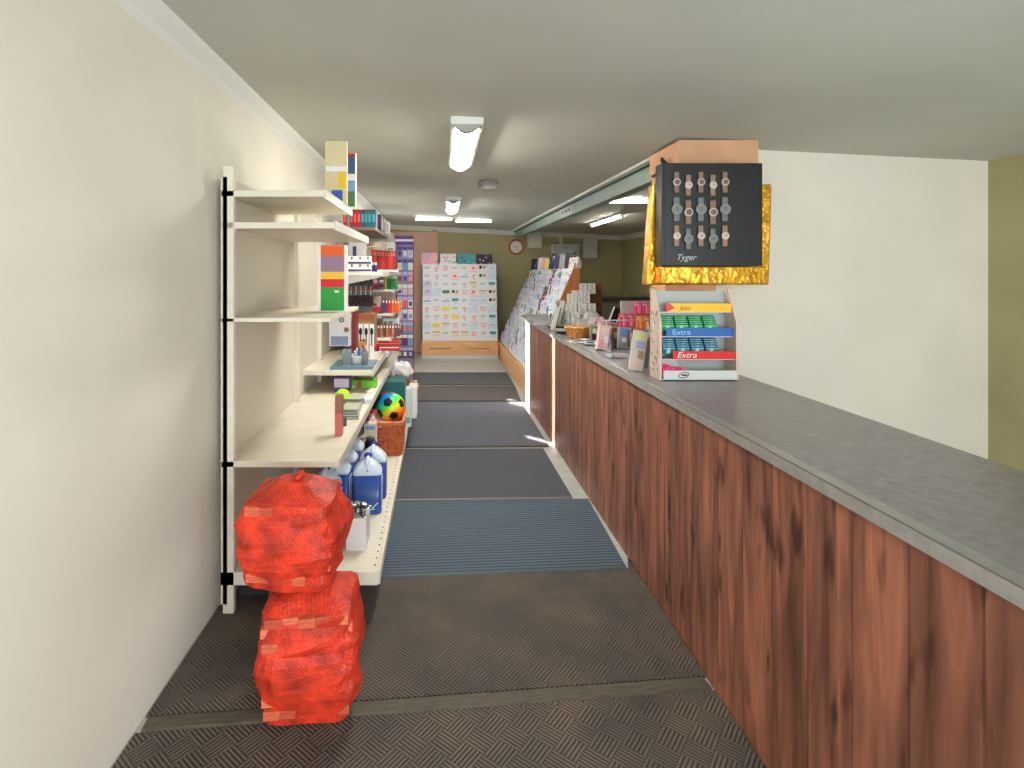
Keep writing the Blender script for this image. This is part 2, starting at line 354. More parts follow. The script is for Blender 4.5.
def wallbox(name, label, cat, x0, x1, y0, y1, d, mat, extra=None):
    X0, X1, Z0, Z1 = px(x0, YB), px(x1, YB), pz(y1, YB), pz(y0, YB)
    t = thing(name, label, cat, ((X0+X1)/2, YB, Z0)); W, H = (X1-X0)/2, Z1-Z0
    MB().box(-W, W, -d, 0, 0, H).build('casing', mat, t, bevel=0.006)
    if extra: extra(t, W, H, d)
    return t
m_casing = M('ivory casing', (214, 212, 198), 0.5)
def _two(t, W, H, d):
    MB().box(-W*0.94, W*0.94, -d-0.015, -d, H*0.52, H*0.97).build('cover', m_casing, t, bevel=0.004)
    MB().box(-W*0.94, W*0.94, -d-0.015, -d, H*0.03, H*0.49).build('cover', m_casing, t, bevel=0.004)
wallbox('junction_box', 'pair of white covered boxes on the olive wall beside the clock', 'electrical box', 527, 541, 232.5, 248, 0.10, m_casing, _two)
def _cab(t, W, H, d):
    MB().box(-W*0.97, W*0.97, -d-0.012, -d, H*0.03, H*0.97).build('door', M('cabinet grey', (186, 190, 184), 0.45), t, bevel=0.004)
    MB().box(W*0.72, W*0.96, -d-0.016, -d-0.012, H*0.06, H*0.28).build('warning_label', M('navy label', (40, 52, 84)), t)
    MB().box(-W*0.1, W*0.1, -d-0.015, -d-0.012, H*0.8, H*0.86).build('plate', m_grey, t)
wallbox('electrical_cabinet', 'large light grey electrical cabinet on the olive wall above the card rack', 'cabinet', 551, 577.5, 244.5, 267, 0.16, m_casing, _cab)
wallbox('cable_trunking', 'vertical white cable trunking dropping from ceiling to the grey cabinet', 'trunking', 559, 562.5, 233.5, 244.5, 0.05, m_casing)
wallbox('wall_socket', 'small white switch box to the right of the grey electrical cabinet', 'socket', 578, 581.5, 260, 266, 0.05, m_casing, lambda t, W, H, d: MB().box(-W*0.3, W*0.3, -d-0.01, -d, H*0.3, H*0.7).build('rocker', white, t))
def _wb(t, W, H, d):
    MB().box(-W*0.95, W*0.95, -d-0.012, -d, H*0.02, H*0.98).build('door', M('white door', (206, 208, 200), 0.5), t, bevel=0.004)
    MB().box(W*0.78, W*0.84, -d-0.022, -d-0.012, H*0.42, H*0.52).build('latch', m_dark, t)
wallbox('fuse_box', 'pale flat cabinet with a small latch, rightmost fitting on olive wall', 'cabinet', 581.5, 596.5, 238.5, 258.5, 0.10, m_casing, _wb)
q = MB().tube([(0, 0, 0), (0.0, -0.08, 0.01), (0.06, -0.10, 0.0), (0.1, -0.04, -0.03), (0.1, 0, -0.03)], 0.012)
tag(q.build('ceiling_hook', m_grey, None, (px(433, YB), YB-0.02, pz(231, YB))), 'small metal hook above the corner of the pink panel', 'hook')

# grey cabinet behind the counter
t = thing('grey_cabinet', 'dull grey low cabinet standing by the right wall beyond the counter', 'cabinet', (3.05, 9.2, 0))
mgc = M('dull grey cabinet', (112, 110, 100), 0.6)
MB().box(-0.55, 0.55, 0, 0.6, 0, 1.15).build('body', mgc, t, bevel=0.005)
MB().box(-0.58, 0.58, -0.03, 0.62, 1.15, 1.18).build('top', m_dark, t)
for s in (-1, 1):
    d = MB().box(s*0.275-0.26, s*0.275+0.26, -0.02, 0, 0.08, 1.1).build('door', mgc, t)
    MB().box(s*0.06-0.008, s*0.06+0.008, -0.05, -0.02, 0.55, 0.7).build('handle', m_lgrey, d)

# ------------------------------------------------------------------ mats
def quad_mat(name, label, pts, zt_, mat, group='floor mats along the aisle', edge=None, z0=0.0, ew=0.02):
    """pts: four photo pixels (near-left, near-right, far-right, far-left) lying on the floor."""
    P = []
    for x, y in pts:
        Y = F*(CAMZ-zt_)/(y-CY); P.append(Vector((px(x, Y), Y, 0)))
    c = sum(P, Vector())/4; ang = math.atan2((P[1]-P[0]).y, (P[1]-P[0]).x)
    R = Matrix.Rotation(-ang, 3, 'Z'); Q = [R @ (p-c) for p in P]
    t = thing(name, label, 'mat', (c.x, c.y, z0), (0, 0, ang), group)
    q = MB(); q.loft([[(p.x, p.y, 0) for p in Q], [(p.x, p.y, zt_-z0) for p in Q]], smooth=False); q.build('pile', mat, t)
    if edge is not None:
        for a, b in ((Q[0], Q[1]), (Q[2], Q[3])):
            q = MB()
            s = 1 if a is Q[0] else -1
            q.loft([[(p.x, p.y-s*0.004, 0), (p.x, p.y+s*ew, 0), (p.x, p.y+s*ew, zt_-z0+0.002), (p.x, p.y-s*0.004, zt_-z0-0.001)] for p in (a, b)], smooth=False)
            q.build('edge_binding', edge, t)
    return t
m_edge_d = M('dark rubber edge', (60, 60, 58), 0.7); m_edge_l = M('worn pale edge', (118, 118, 112), 0.7)
mat_char = ribbed('charcoal carpet mat', (76, 79, 87), (74, 77, 85), 0.012, 'X', 0.12)
mat_char2 = ribbed('blue charcoal carpet mat', (88, 91, 101), (86, 89, 99), 0.012, 'X', 0.14)
mat_brown = ribbed('brown charcoal carpet mat', (82, 77, 75), (80, 75, 73), 0.02, 'X', 0.15)
mat_dark = ribbed('dark carpet mat', (76, 78, 82), (74, 76, 80), 0.02, 'X', 0.15)
mat_blue = ribbed('blue grey ribbed mat', (92, 108, 122), (38, 50, 60), 0.030, 'Y', 0.10)
quad_mat('door_mat', 'dark grey carpet mat, furthest of the row, before the card rack drawers', [(413, 384.5), (514, 384.5), (507, 372.3), (413, 372.3)], 0.010, mat_dark, edge=m_edge_d)
quad_mat('door_mat', 'brownish charcoal carpet mat, second from the card rack drawers', [(411, 400.6), (521, 400.6), (515, 385.6), (412, 385.6)], 0.010, mat_brown, edge=m_edge_d)
quad_mat('door_mat', 'large grey carpet mat with sun streaks beside the counter end', [(402, 447), (549, 446), (521, 401.5), (408, 401.5)], 0.010, mat_char2, edge=m_edge_d)
quad_mat('door_mat', 'dark slate carpet mat between the sunlit mat and the ribbed blue mat', [(392, 500.5), (573, 498), (543, 448), (400, 448.6)], 0.010, mat_char, edge=m_edge_l)
quad_mat('door_mat', 'blue grey mat with crosswise ribs', [(377, 577.5), (627, 568), (588, 498.5), (388, 502.3)], 0.012, mat_blue, z0=0.001, edge=M('blue mat edge', (70, 86, 88)), ew=0.02)
# basketweave rubber matting, two pieces and the bevelled joint strip
ang = math.radians(5.4)
def rubber(label, pts):
    Rm = Matrix.Rotation(-ang, 3, 'Z'); Q = [Rm @ (Vector((x, y, 0))-Vector((0, RY0, 0))) for x, y in pts]
    q = MB(); q.loft([[(p.x, p.y, z) for p in Q] for z in (0, 0.008)], smooth=False)
    o = q.build('rubber_mat', m_basketrubber, None, (0, RY0, 0), (0, 0, ang)); tag(o, label, 'mat', 'basketweave rubber mats'); return o
RY0 = 2.062; XC = 1.047; ta = math.tan(ang); jl = lambda x, d: RY0+ta*x+d
fp = lambda x, y: (px(x, F*1.592/(y-CY)), F*1.592/(y-CY))
rubber('brown black basketweave rubber mat next to the blue ribbed mat', [(-1.06, jl(-1.06, 0.038)), (XC, jl(XC, 0.038)), (XC, fp(640, 556.5)[1]), fp(630.5, 557), fp(628.5, 568.3), fp(376, 577.8), (-1.06, fp(376, 578)[1]-0.02)])
rubber('brown black basketweave rubber mat at the bottom of the photo', [(-1.06, -0.4), (XC, -0.4), (XC, jl(XC, -0.038)), (-1.06, jl(-1.06, -0.038))])
q = MB(); q.prism([(-0.038, 0.004), (-0.026, 0.011), (0.026, 0.011), (0.038, 0.004), (0.038, 0), (-0.038, 0)], -1.05, 1.04, axis='x')
tag(q.build('joint_strip', M('rubber joint', (86, 78, 66), 0.7, var=0.12, scale=14, stretch=(1, 6, 1)), None, (0, RY0, 0.0), (0, 0, ang)), 'flat rubber joint strip lying between the two basketweave mats', 'mat strip')

# ------------------------------------------------------------------ counter
CXF, CY0, CY1 = 1.05, 0.9, 6.9
t = thing('shop_counter', 'long dark wood panelled counter with a grey worktop', 'counter', (CXF, CY0, 0))
LC = CY1-CY0
MB().box(0, 0.02, 0, LC, 0.0, 1.0).build('front_panel', m_plank, t)
MB().box(0.0, 0.58, LC-0.0, LC+0.02, 0, 1.0).build('end_panel', m_plank, t)
MB().box(0.02, 0.44, 0, LC, 0.0, 1.0).build('carcass', M('carcass dark', (70, 56, 48)), t)
m_wt = M('speckled grey worktop', (126, 122, 122), 0.28, var=0.10, scale=40)
MB().box(-0.01, 0.60, -0.02, LC+0.02, 1.0, 1.038).build('worktop', m_wt, t)
MB().box(-0.016, -0.008, -0.02, LC+0.02, 1.002, 1.036).build('edge_strip', M('pale metal edge', (164, 162, 156), 0.35, var=0.06, scale=30), t)
MB().box(-0.012, 0.028, -0.02, LC+0.02, 1.0375, 1.0400).build('worktop_lip', M('pale metal lip', (150, 150, 146), 0.25, metal=0.3), t)
MB().box(-0.006, 0.0, LC-0.36, LC, 0.0, 1.0).build('sun_strip_trim', M('pale sun strip trim', (216, 206, 196), 0.5), t)  # pale trim whose colour partly stands in for the sun stripe
# ------------------------------------------------------------------ cards
pal = {'pink': (238, 170, 186), 'rose': (226, 92, 130), 'teal': (60, 150, 150), 'blue': (110, 160, 214), 'navy': (48, 56, 92), 'green': (64, 128, 96), 'yellow': (232, 208, 84),
       'gold': (196, 160, 92), 'grey': (150, 152, 156), 'lav': (190, 180, 216), 'black': (36, 34, 38), 'tan': (198, 168, 138), 'maroon': (110, 24, 40), 'pale blue': (196, 216, 230)}
PM = {k: M('print '+k, v, 0.5) for k, v in pal.items()}
cb = {'white': M('card white', (222, 224, 226), 0.5), 'ivory': M('card ivory', (224, 218, 208), 0.5), 'ice': M('card ice blue', (206, 214, 226), 0.5), 'blush': M('card blush', (236, 208, 208), 0.5), 'lilac': M('card lilac', (206, 204, 226), 0.5)}
def card_mesh(base, motifs, W=0.15, H=0.20):
    q = MB(); q.box(-W/2, W/2, 0, 0.004, 0, H, 0); mats = [cb.get(base) or PM[base]]
    for i, (col, u, v, a, b, kind) in enumerate(motifs):
        mats.append(PM[col]); cx, cz = u*W, v*H
        if kind == 'r': q.box(cx-a*W/2, cx+a*W/2, -0.0012, 0, cz-b*H/2, cz+b*H/2, i+1)
        else: q.cyl((cx, -0.0014, cz), a*W/2, 0.0014, i+1, 'y', seg=12)
    soft = ['lav', 'pale blue', 'tan', 'grey', 'pink', 'gold']; n0 = len(mats)
    for c in soft: mats.append(PM[c])
    for k in range(7):
        u, v = random.uniform(-.36, .3)*W, random.uniform(.2, .93)*H; a, b = random.uniform(.05, .28)*W, random.uniform(.015, .06)*H
        q.box(u, min(u+a, W*.48), -0.0008, 0, v, v+b, n0+random.randrange(6))
    return q.mesh('greeting_card', mats)
CARDS = [
 ('white', 'white', 'pink flower', [('pink', 0, .6, .4, .3, 'c'), ('green', 0, .3, .06, .3, 'r')]),
 ('white', 'white', 'grey lettering', [('grey', 0, .72, .6, .05, 'r'), ('grey', 0, .6, .4, .05, 'r')]),
 ('ivory', 'cream', 'gold band', [('gold', 0, .75, .8, .14, 'r'), ('tan', 0, .5, .5, .05, 'r')]),
 ('ice', 'pale blue', 'small grey mark', [('grey', 0.1, .7, .16, .1, 'c'), ('pale blue', 0, .4, .8, .2, 'r')]),
 ('white', 'white', 'pink caption', [('rose', 0, .75, .6, .06, 'r'), ('pink', 0, .5, .5, .2, 'r')]),
 ('blush', 'blush pink', 'rose heart', [('rose', 0, .62, .3, .2, 'c'), ('pink', 0, .3, .6, .05, 'r')]),
 ('white', 'white', 'teal picture', [('teal', 0, .7, .7, .3, 'r'), ('grey', 0, .4, .5, .04, 'r')]),
 ('white', 'white', 'yellow block', [('yellow', 0, .6, .8, .4, 'r')]),
 ('ivory', 'cream', 'dark photo strip', [('black', -.2, .7, .3, .3, 'r'), ('grey', .2, .7, .3, .3, 'r')]),
 ('lilac', 'lilac', 'violet caption', [('lav', 0, .6, .7, .3, 'r'), ('navy', 0, .78, .5, .05, 'r')]),
 ('white', 'white', 'blue footer', [('blue', 0, .55, .8, .12, 'r'), ('navy', .15, .8, .14, .1, 'c')]),
 ('white', 'white', 'green block', [('green', 0, .66, .8, .3, 'r')]),
 ('ivory', 'cream', 'rosy banner', [('pink', 0, .62, .9, .2, 'r'), ('tan', 0, .8, .5, .05, 'r')]),
 ('ice', 'pale blue', 'navy figure', [('navy', 0, .68, .2, .2, 'c'), ('blue', 0, .45, .6, .05, 'r')]),
]
CM = [card_mesh(c[0], c[3], W=0.174, H=0.205) for c in CARDS*3]
CMw = [card_mesh(c[0], c[3], W=0.185, H=0.20) for c in CARDS]
ordn = ['first', 'second', 'third', 'fourth', 'fifth', 'sixth', 'seventh', 'eighth', 'ninth', 'tenth', 'eleventh', 'twelfth', 'thirteenth', 'fourteenth', 'fifteenth', 'sixteenth', 'seventeenth', 'eighteenth']
def put_card(me, loc, rot, label, group):
    o = bpy.data.objects.new('greeting_card', me); COL.objects.link(o); o.location = loc; o.rotation_euler = rot; tag(o, label, 'greeting card', group)
    if group.endswith('sloping rack'): o.scale = (random.uniform(.86, 1.0), 1, random.uniform(.8, 1.12))
    return o

# back card rack with drawers
RY = 10.34; X0, X1 = px(421.5, RY), px(498.5, RY); RC = (X0+X1)/2; RW = (X1-X0)/2
t = thing('card_rack', 'white tiered card rack over two beech drawers against the back wall', 'card rack', (RC, RY, 0))
MB().box(-RW, RW, 0.0, 0.55, 0, 0.07).build('plinth', m_lgrey, t)
MB().box(-RW, RW, 0.02, 0.6, 0.07, 0.335).build('drawer_case', m_wood, t)
for s in (-1, 1):
    d = MB().box(s*RW/2-RW/2+0.006, s*RW/2+RW/2-0.006, 0, 0.02, 0.075, 0.325).build('drawer', m_wood, t, bevel=0.002)
    q = MB(); q.tube([(s*RW/2-0.19, 0, 0.2), (s*RW/2-0.19, -0.03, 0.2), (s*RW/2+0.19, -0.03, 0.2), (s*RW/2+0.19, 0, 0.2)], 0.007); q.build('handle', M('steel handle', (130, 124, 112), 0.3, metal=0.6), d)
q = MB(); NR, NC = 9, 8; PZ = 0.153; PY = 0.030
m_acr = M('clear white tier', (224, 226, 228), 0.3)
for s in (-1, 1):
    MB().prism([(0.0, 0.335), (0.62, 0.335), (0.62, 1.85), (0.36, 1.80)], s*RW-(0.012 if s > 0 else 0), s*RW+(0.012 if s < 0 else 0), axis='x') if False else None
    e = MB(); e.prism([(0.03, 0.335), (0.62, 0.335), (0.62, 1.8), (0.34, 1.74)], s*(RW-0.012), s*RW, axis='x'); e.build('side_panel', M('rack side charcoal', (66, 64, 62)), t)
MB().box(-RW+0.012, RW-0.012, 0.55, 0.62, 0.335, 1.8).build('back_board', white, t)
for r in range(NR):
    z = 0.345+r*PZ; y = 0.03+r*PY
    s_ = MB(); s_.box(-RW+0.012, RW-0.012, y+0.012, y+0.055, z-0.008, z); s_.box(-RW+0.012, RW-0.012, y, y+0.003, z-0.008, z+0.02); s_.build('tier', m_acr, t)
cw = 2*(RW-0.014)/NC
rw_names = ['bottom', 'second', 'third', 'fourth', 'fifth', 'sixth', 'seventh', 'eighth', 'top']
for r in range(NR):
    for c in range(NC):
        bias = random.random()
        if r < 3 and c in (1, 2, 3): k = random.choice((4, 5, 12, 2, 0, 7, 1))
        elif c == 0: k = random.choice((3, 1, 3, 9, 0, 10))
        elif c == 7: k = random.choice((10, 8, 6, 13, 3, 1, 3))
        else: k = random.choice((0, 1, 1, 2, 3, 4, 4, 5, 1, 0, 8, 10, 3, 12, 1, 0, 4)) if (r, c) not in ((5, 2), (4, 3), (3, 2), (2, 3)) else {(5, 2): 11, (4, 3): 6, (3, 2): 7, (2, 3): 5}[(r, c)]
        x = RC-RW+0.014+cw*(c+0.5); z = 0.345+r*PZ; y = RY+0.03+r*PY+0.008
        put_card(CM[k+14*random.randrange(3)], (x+random.uniform(-.004, .004), y, z), (-0.14, 0, 0),
                 '%s card with %s, %s row, %s from left on drawer rack' % (CARDS[k][1], CARDS[k][2], rw_names[r], ordn[c]), 'greeting cards on the rack above the drawers')
# gift bags standing on top of the rack
def gift_bag(label, loc, W, H, base, dots, rz=0, group='gift bags on top of the drawer rack'):
    t = thing('gift_bag', label, 'gift bag', loc, (0, 0, rz), group)
    q = MB(); q.prism([(-0.035, 0), (0.035, 0), (0.008, H), (-0.008, H)], -W/2, W/2, axis='x', mi=0)
    rnd = random.Random(len(label)*7)
    for k in range(16 if dots else 0):
        u, v = rnd.uniform(-.42, .42)*W, rnd.uniform(.12, .9)*H; y = -0.035+0.027*v/H
        q.cyl((u, y-0.002, v), W*rnd.uniform(.03, .07), 0.003, 1+k % len(dots), 'y', seg=8)
    q.build('body', [base]+[PM[d] for d in dots], t)
    q = MB(); q.tube([(-W*.2, 0, H-0.01), (-W*.16, 0, H+0.02), (0, 0, H+0.03), (W*.16, 0, H+0.02), (W*.2, 0, H-0.01)], 0.003, seg=5); q.build('handle', m_lgrey, t)
zt_ = 0.345+9*PZ-0.03
t_shelf = MB().box(-RW+0.012, RW-0.012, 0.30, 0.56, zt_-0.015, zt_).build('top_shelf', m_acr, t)
gift_bag('pale pink gift bag, leftmost on top of the drawer rack', (px(429.5, 10.75), 10.78, zt_), 0.31, 0.30, PM['pink'], ['blush'] if False else ['lav', 'pale blue'])
gift_bag('white gift bag with small red flowers on top of the drawer rack', (px(448, 10.75), 10.78, zt_), 0.30, 0.28, cb['white'], ['rose', 'grey', 'pink'])
gift_bag('turquoise and blue patterned gift bag on top of the drawer rack', (px(466.5, 10.75), 10.78, zt_), 0.34, 0.275, PM['teal'], ['navy', 'blue', 'teal'])
gift_bag('dark floral gift bag, rightmost on top of the drawer rack', (px(484.5, 10.75), 10.78, zt_), 0.30, 0.27, PM['black'], ['grey', 'rose', 'teal', 'pink'])

# sloping card rack beyond the counter end
SY0, SY1 = 7.15, 10.6; SX = 1.10
t = thing('sloping_card_rack', 'sloping stepped card rack with orange beech sides beyond the counter', 'card rack', (SX, SY0, 0))
MB().box(0, 0.66, 0.02, SY1-SY0-0.02, 0.0, 0.30).build('base', m_wood, t)
MB().box(-0.012, 0.0, 0.0, SY1-SY0, 0.03, 0.31).build('front_board', m_wood, t)
for y in (0, SY1-SY0-0.02):
    q = MB(); q.prism([(-0.01, 0.0), (0.68, 0.0), (0.68, 1.66), (0.60, 1.66), (0.03, 0.33), (-0.01, 0.33)], y-0.02, y, axis='y'); q.build('side_panel', m_orangewood, t)
q = MB(); q.box(0.66, 0.68, 0, SY1-SY0-0.02, 0.3, 1.66); q.build('back_board', m_orangewood, t)
NT, NSC = 12, 17; TD, TZ = 0.052, 0.112
for r in range(NT):
    x = 0.02+r*TD; z = 0.33+r*TZ
    q = MB(); q.box(x+0.004, x+0.05, 0.0, SY1-SY0-0.04, z-0.006, z); q.box(x-0.004, x, 0, SY1-SY0-0.04, z-0.006, z+0.02); q.build('tier', m_acr, t)
cwid = (SY1-SY0-0.04)/NSC
sl = [3, 9, 9, 3, 13, 1, 10, 0, 3, 6, 9, 1, 13]
CMw += [card_mesh('white', [('black', .2, .6, .4, .7, 'r')], W=0.185), card_mesh('ice', [('teal', -.1, .6, .6, .4, 'r'), ('navy', .3, .5, .25, .8, 'r')], W=0.185)]
MAROON = card_mesh('maroon', [('pink', 0, .7, .4, .06, 'r')], W=0.185)
for r in range(NT):
    for c in range(NSC):
        x = SX+0.02+r*TD+0.010; z = 0.33+r*TZ; y = SY0+cwid*(c+0.5)
        if c == 5 and 5 < r < 11: me, lb = MAROON, ('maroon', 'pale caption')
        else:
            k = random.choice(sl+[14, 15, 14]); me = CMw[k]; lb = (CARDS[k][1], CARDS[k][2]) if k < 14 else [('white', 'black panel'), ('pale blue', 'teal and navy panels')][k-14]
        put_card(me, (x, y, z), (-0.2, 0, -PI/2+random.uniform(-.05, .12)), '%s card, %s, %s tier up, %s from counter end, sloping rack' % (lb[0], lb[1], ordn[r], ordn[c]), 'greeting cards on the sloping rack')
tops = [('black', 10.3, .2), ('navy', 9.95, .16), ('white', 9.6, .2), ('pink', 9.25, .18), ('yellow', 8.95, .17), ('black', 8.6, .24), ('navy', 8.2, .20), ('grey', 7.85, .2), ('black', 7.5, .22), ('blush', 7.26, .14)]
for k, (c, y, h) in enumerate(tops):
    gift_bag('%s wrapping pouch on the sloping rack top, %s from its far end' % (c, ordn[k]), (SX+0.645, y, 1.662), 0.17, h, PM.get(c) or cb[c], ['grey', 'lav'] if k % 2 else [], rz=-PI/2+0.5, group='pouches along the top of the sloping rack')

# ------------------------------------------------------------------ left shelving
GB = -1.03
t = thing('shop_shelving', 'long cream metal shop shelving along the left wall', 'shelving', (0, 0, 0))
m_peg = M('cream back panel', (206, 198, 182), 0.5)
MB().box(GB, GB+0.03, 2.6, 6.35, 0.05, 2.05).build('back_panel', m_peg, t)
MB().box(GB, -0.54, 6.335, 6.35, 0.2, 2.05).build('end_panel', m_peg, t)  # added panel, keeps the bright window slots out of view
for y in (2.6, 3.78, 4.5, 5.4, 6.3): MB().box(GB+0.01, GB+0.06, y, y+0.03, 0.0, 2.1).build('upright', cream_metal, t)
def shelf(nm, xf, xb, y0, y1, z, th=0.03, mat=cream_metal, strip=True):
    q = MB(); q.box(xb, xf, y0, y1, z-th, z)
    o = q.build(nm, mat, t, bevel=0.003)
    if strip:
        q = MB(); q.box(xf, xf+0.008, y0, y1, z-th-0.008, z+0.006)
        q.build('price_strip', M('price strip', (206, 202, 190), 0.35), o)
    return o
BX = lambda Y: -0.30-0.006*(Y-3)
q = MB(); q.loft([[(GB, y, 0.14), (BX(y), y, 0.14), (BX(y), y, 0.2), (GB, y, 0.2)] for y in (2.6, 7.25)], smooth=False); bs = q.build('base_shelf', cream_metal, t)
q = MB(); q.loft([[(BX(y), y, 0.145), (BX(y)+0.012, y, 0.145), (BX(y)+0.012, y, 0.2), (BX(y), y, 0.206)] for y in (2.6, 7.25)], smooth=False); q.build('base_edge', M('base shelf edge', (214, 206, 186), 0.5), bs)
q = MB()
for k in range(70): 
    y = 2.66+k*0.066; q.box(BX(y)-0.022, BX(y)-0.014, y, y+0.012, 0.1995, 0.2008)
q.build('slot_row', m_dark, bs)
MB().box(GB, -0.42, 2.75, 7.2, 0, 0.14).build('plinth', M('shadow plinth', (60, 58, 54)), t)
shelf('shelf', -0.48, GB, 2.6, 6.3, 0.72)
shelf('shelf', -0.50, GB, 2.6, 3.78, 1.838)
shelf('shelf', -0.55, GB, 2.6, 3.40, 1.987)
shelf('shelf', -0.60, GB, 5.07, 6.3, 2.02, mat=M('brown shelf', (132, 108, 98), 0.5), strip=False)
shelf('shelf', -0.48, GB, 4.5, 6.3, 1.61)
q = MB(); q.prism([(-0.80, 1.50), (-0.78, 1.58), (-0.49, 1.58), (-0.49, 1.565)], 4.5, 4.512, axis='y'); q.build('bracket', M('grey bracket', (176, 170, 160)), t)
shelf('shelf', -0.50, GB, 4.04, 6.3, 0.895, th=0.04)
shelf('shelf', -0.52, GB, 2.6, 3.5, 1.39, th=0.02, strip=False)
shelf('shelf', -0.46, GB, 5.35, 6.3, 1.44, th=0.02)
shelf('shelf', -0.46, GB, 5.2, 6.3, 1.22, th=0.02)
shelf('shelf', -0.46, GB, 5.0, 6.3, 1.01, th=0.02)
MB().box(GB+0.03, -0.50, 4.66, 4.68, 1.575, 1.59).build('hanging_rail', m_grey, t)

def goods(name, label, cat, x0, x1, y0, zb, Y, d, mat, decos=(), group=None, rz=0.0, tilt=0.0, bev=0.002, partname='printed_front'):
    """carton-like product: front face at depth Y between photo columns x0..x1, top at photo row y0, standing on height zb; decos = (u0,u1,v0,v1,mat)"""
    X0, X1 = px(x0, Y), px(x1, Y); H = pz(y0, Y)-zb; W = X1-X0
    if decos:
        t = thing(name, label, cat, ((X0+X1)/2, Y, zb), (tilt, 0, rz), group)
        MB().box(-W/2, W/2, 0, d, 0, H).build('body', mat, t, bevel=bev)
        q = MB(); ms = []
        for i, (a, b, c, e, m_) in enumerate(decos):
            q.box(-W/2+a*W, -W/2+b*W, -0.0015-0.0002*i, 0.0, c*H, e*H, i); ms.append(m_)
        q.build(partname, ms, t); return t
    o = MB().box(-W/2, W/2, 0, d, 0, H).build(name, mat, None, ((X0+X1)/2, Y, zb), (tilt, 0, rz), bevel=bev)
    return tag(o, label, cat, group)
C = lambda n, c, r=0.5: M(n, c, r)
cW = C('paper white', (232, 230, 224)); cO = C('orange print', (232, 96, 28)); cG = C('green print', (34, 150, 52)); cY = C('yellow print', (236, 190, 50)); cP = C('mauve print', (150, 118, 142))
cTe = C('teal book', (36, 104, 116)); cRe = C('red book', (172, 34, 36)); cNavy = C('navy', (34, 40, 72)); cPur = C('purple print', (92, 62, 140)); cPink = C('hot pink', (232, 74, 124)); cOr2 = C('orange pack', (246, 130, 44))
cBlu = C('blue print', (40, 92, 168)); cTan = C('tan board', (206, 172, 140)); cGreyG = C('grey green paper', (176, 176, 156)); cSky = C('sky print', (120, 160, 206)); cBrn = C('pencil brown', (150, 96, 60)); cMar = C('maroon board', (118, 32, 34))

# art pads on the top shelf
goods('art_pad', 'tall cream and yellow art pad at the left edge on the top shelf', 'art pad', 325, 347, 141, 1.987, 3.12, 0.03, C('cream pad', (214, 200, 156)),
      [(0.05, 0.95, 0.52, 0.6, cW), (0.6, 0.95, 0.25, 0.5, cY), (0.3, 0.8, 0.02, 0.22, C('pad blue', (60, 96, 170)))])
goods('art_pad', 'blue art pad with a white band behind the cream one on the top shelf', 'art pad', 346.5, 356, 153, 1.987, 3.3, 0.03, cW,
      [(0.05, 0.9, 0.62, 0.95, C('dark blue pad', (54, 84, 130))), (0.05, 0.9, 0.5, 0.6, cW), (0.05, 0.9, 0.3, 0.5, cSky), (0.05, 0.9, 0.02, 0.3, C('pad green', (76, 120, 80))), (0.1, 0.9, 0.93, 0.99, cRe)])
q = MB(); n = 10
q.lathe([(0.045, 0), (0.045, 0.16), (0.04, 0.165)], seg=16); tag(q.build('paper_roll', C('roll grey', (200, 196, 184)), None, (-0.60, 3.31, 1.987)), 'short pale paper roll at the end of the top shelf', 'paper roll')
# books on the brown shelf
bk = [(343, 347, cRe, 'red'), (347, 350, C('book tan', (170, 120, 96)), 'tan'), (350, 353.5, C('book dull', (130, 60, 50)), 'dull red'), (353.5, 357, cRe, 'red'), (357, 361, cRe, 'red'), (361, 364.5, C('book mid teal', (40, 84, 104)), 'blue'), (364.5, 368, cTe, 'teal'), (368, 371.5, cTe, 'teal'), (371.5, 376, cTe, 'teal')]
for k, (a, b, m_, nm) in enumerate(bk):
    goods('paperback_book', '%s spined paperback, %s from the left on the high brown shelf' % (nm, ordn[k]), 'book', a, b-0.2, 209.5, 2.02, 5.12, 0.14, m_, [(0.2, 0.8, 0.3, 0.75, C('spine '+nm, tuple(min(255, int(c*1.25+20)) for c in ((172, 60, 56) if 'red' in nm else (40, 120, 132))))), (0.0, 1, 0.9, 0.96, cMar)], 'paperbacks on the brown shelf')
goods('dark_carton', 'narrow black and brown carton behind the paperbacks', 'carton', 376.5, 381, 214.5, 2.02, 5.5, 0.10, m_dark, [(0.2, 0.8, 0.3, 0.9, cMar)])
goods('pale_carton', 'small white striped packet, last on the high brown shelf', 'carton', 383.5, 389, 221.5, 2.02, 6.0, 0.10, cW, [(0.1, 0.35, 0, 0.9, m_dark), (0.6, 0.8, 0, 0.8, cTan)])
goods('pale_carton', 'leaning grey packet between the dark carton and the striped packet', 'carton', 380.5, 384, 218, 2.02, 5.8, 0.10, m_grey, [(0.3, 0.7, 0.2, 0.9, cW)])
# near bay: colour card pack on the small shelf
goods('coloured_card_pack', 'upright pack of card striped orange, mauve, yellow, red and green', 'card pack', 318, 345.8, 245, 1.39, 3.0, 0.08, cW,
      [(0.1, 0.94, 0.84, 0.995, cO), (0.1, 0.94, 0.60, 0.84, cP), (0.1, 0.94, 0.49, 0.60, cY), (0.1, 0.94, 0.37, 0.49, C('stripe red', (214, 22, 40))), (0.1, 0.94, 0.02, 0.37, cG), (0.6, 0.75, 0.29, 0.32, cW)])
goods('wrapped_pad', 'grey patterned wrapped pad standing behind the striped card pack', 'pad', 347, 366, 240, 1.61, 4.62, 0.04, C('pad pattern', (168, 166, 160), 0.6), [(0.3, 0.5, 0.5, 0.8, cNavy), (0.0, 0.1, 0, 1, C('olive edge', (92, 90, 60)))]) 
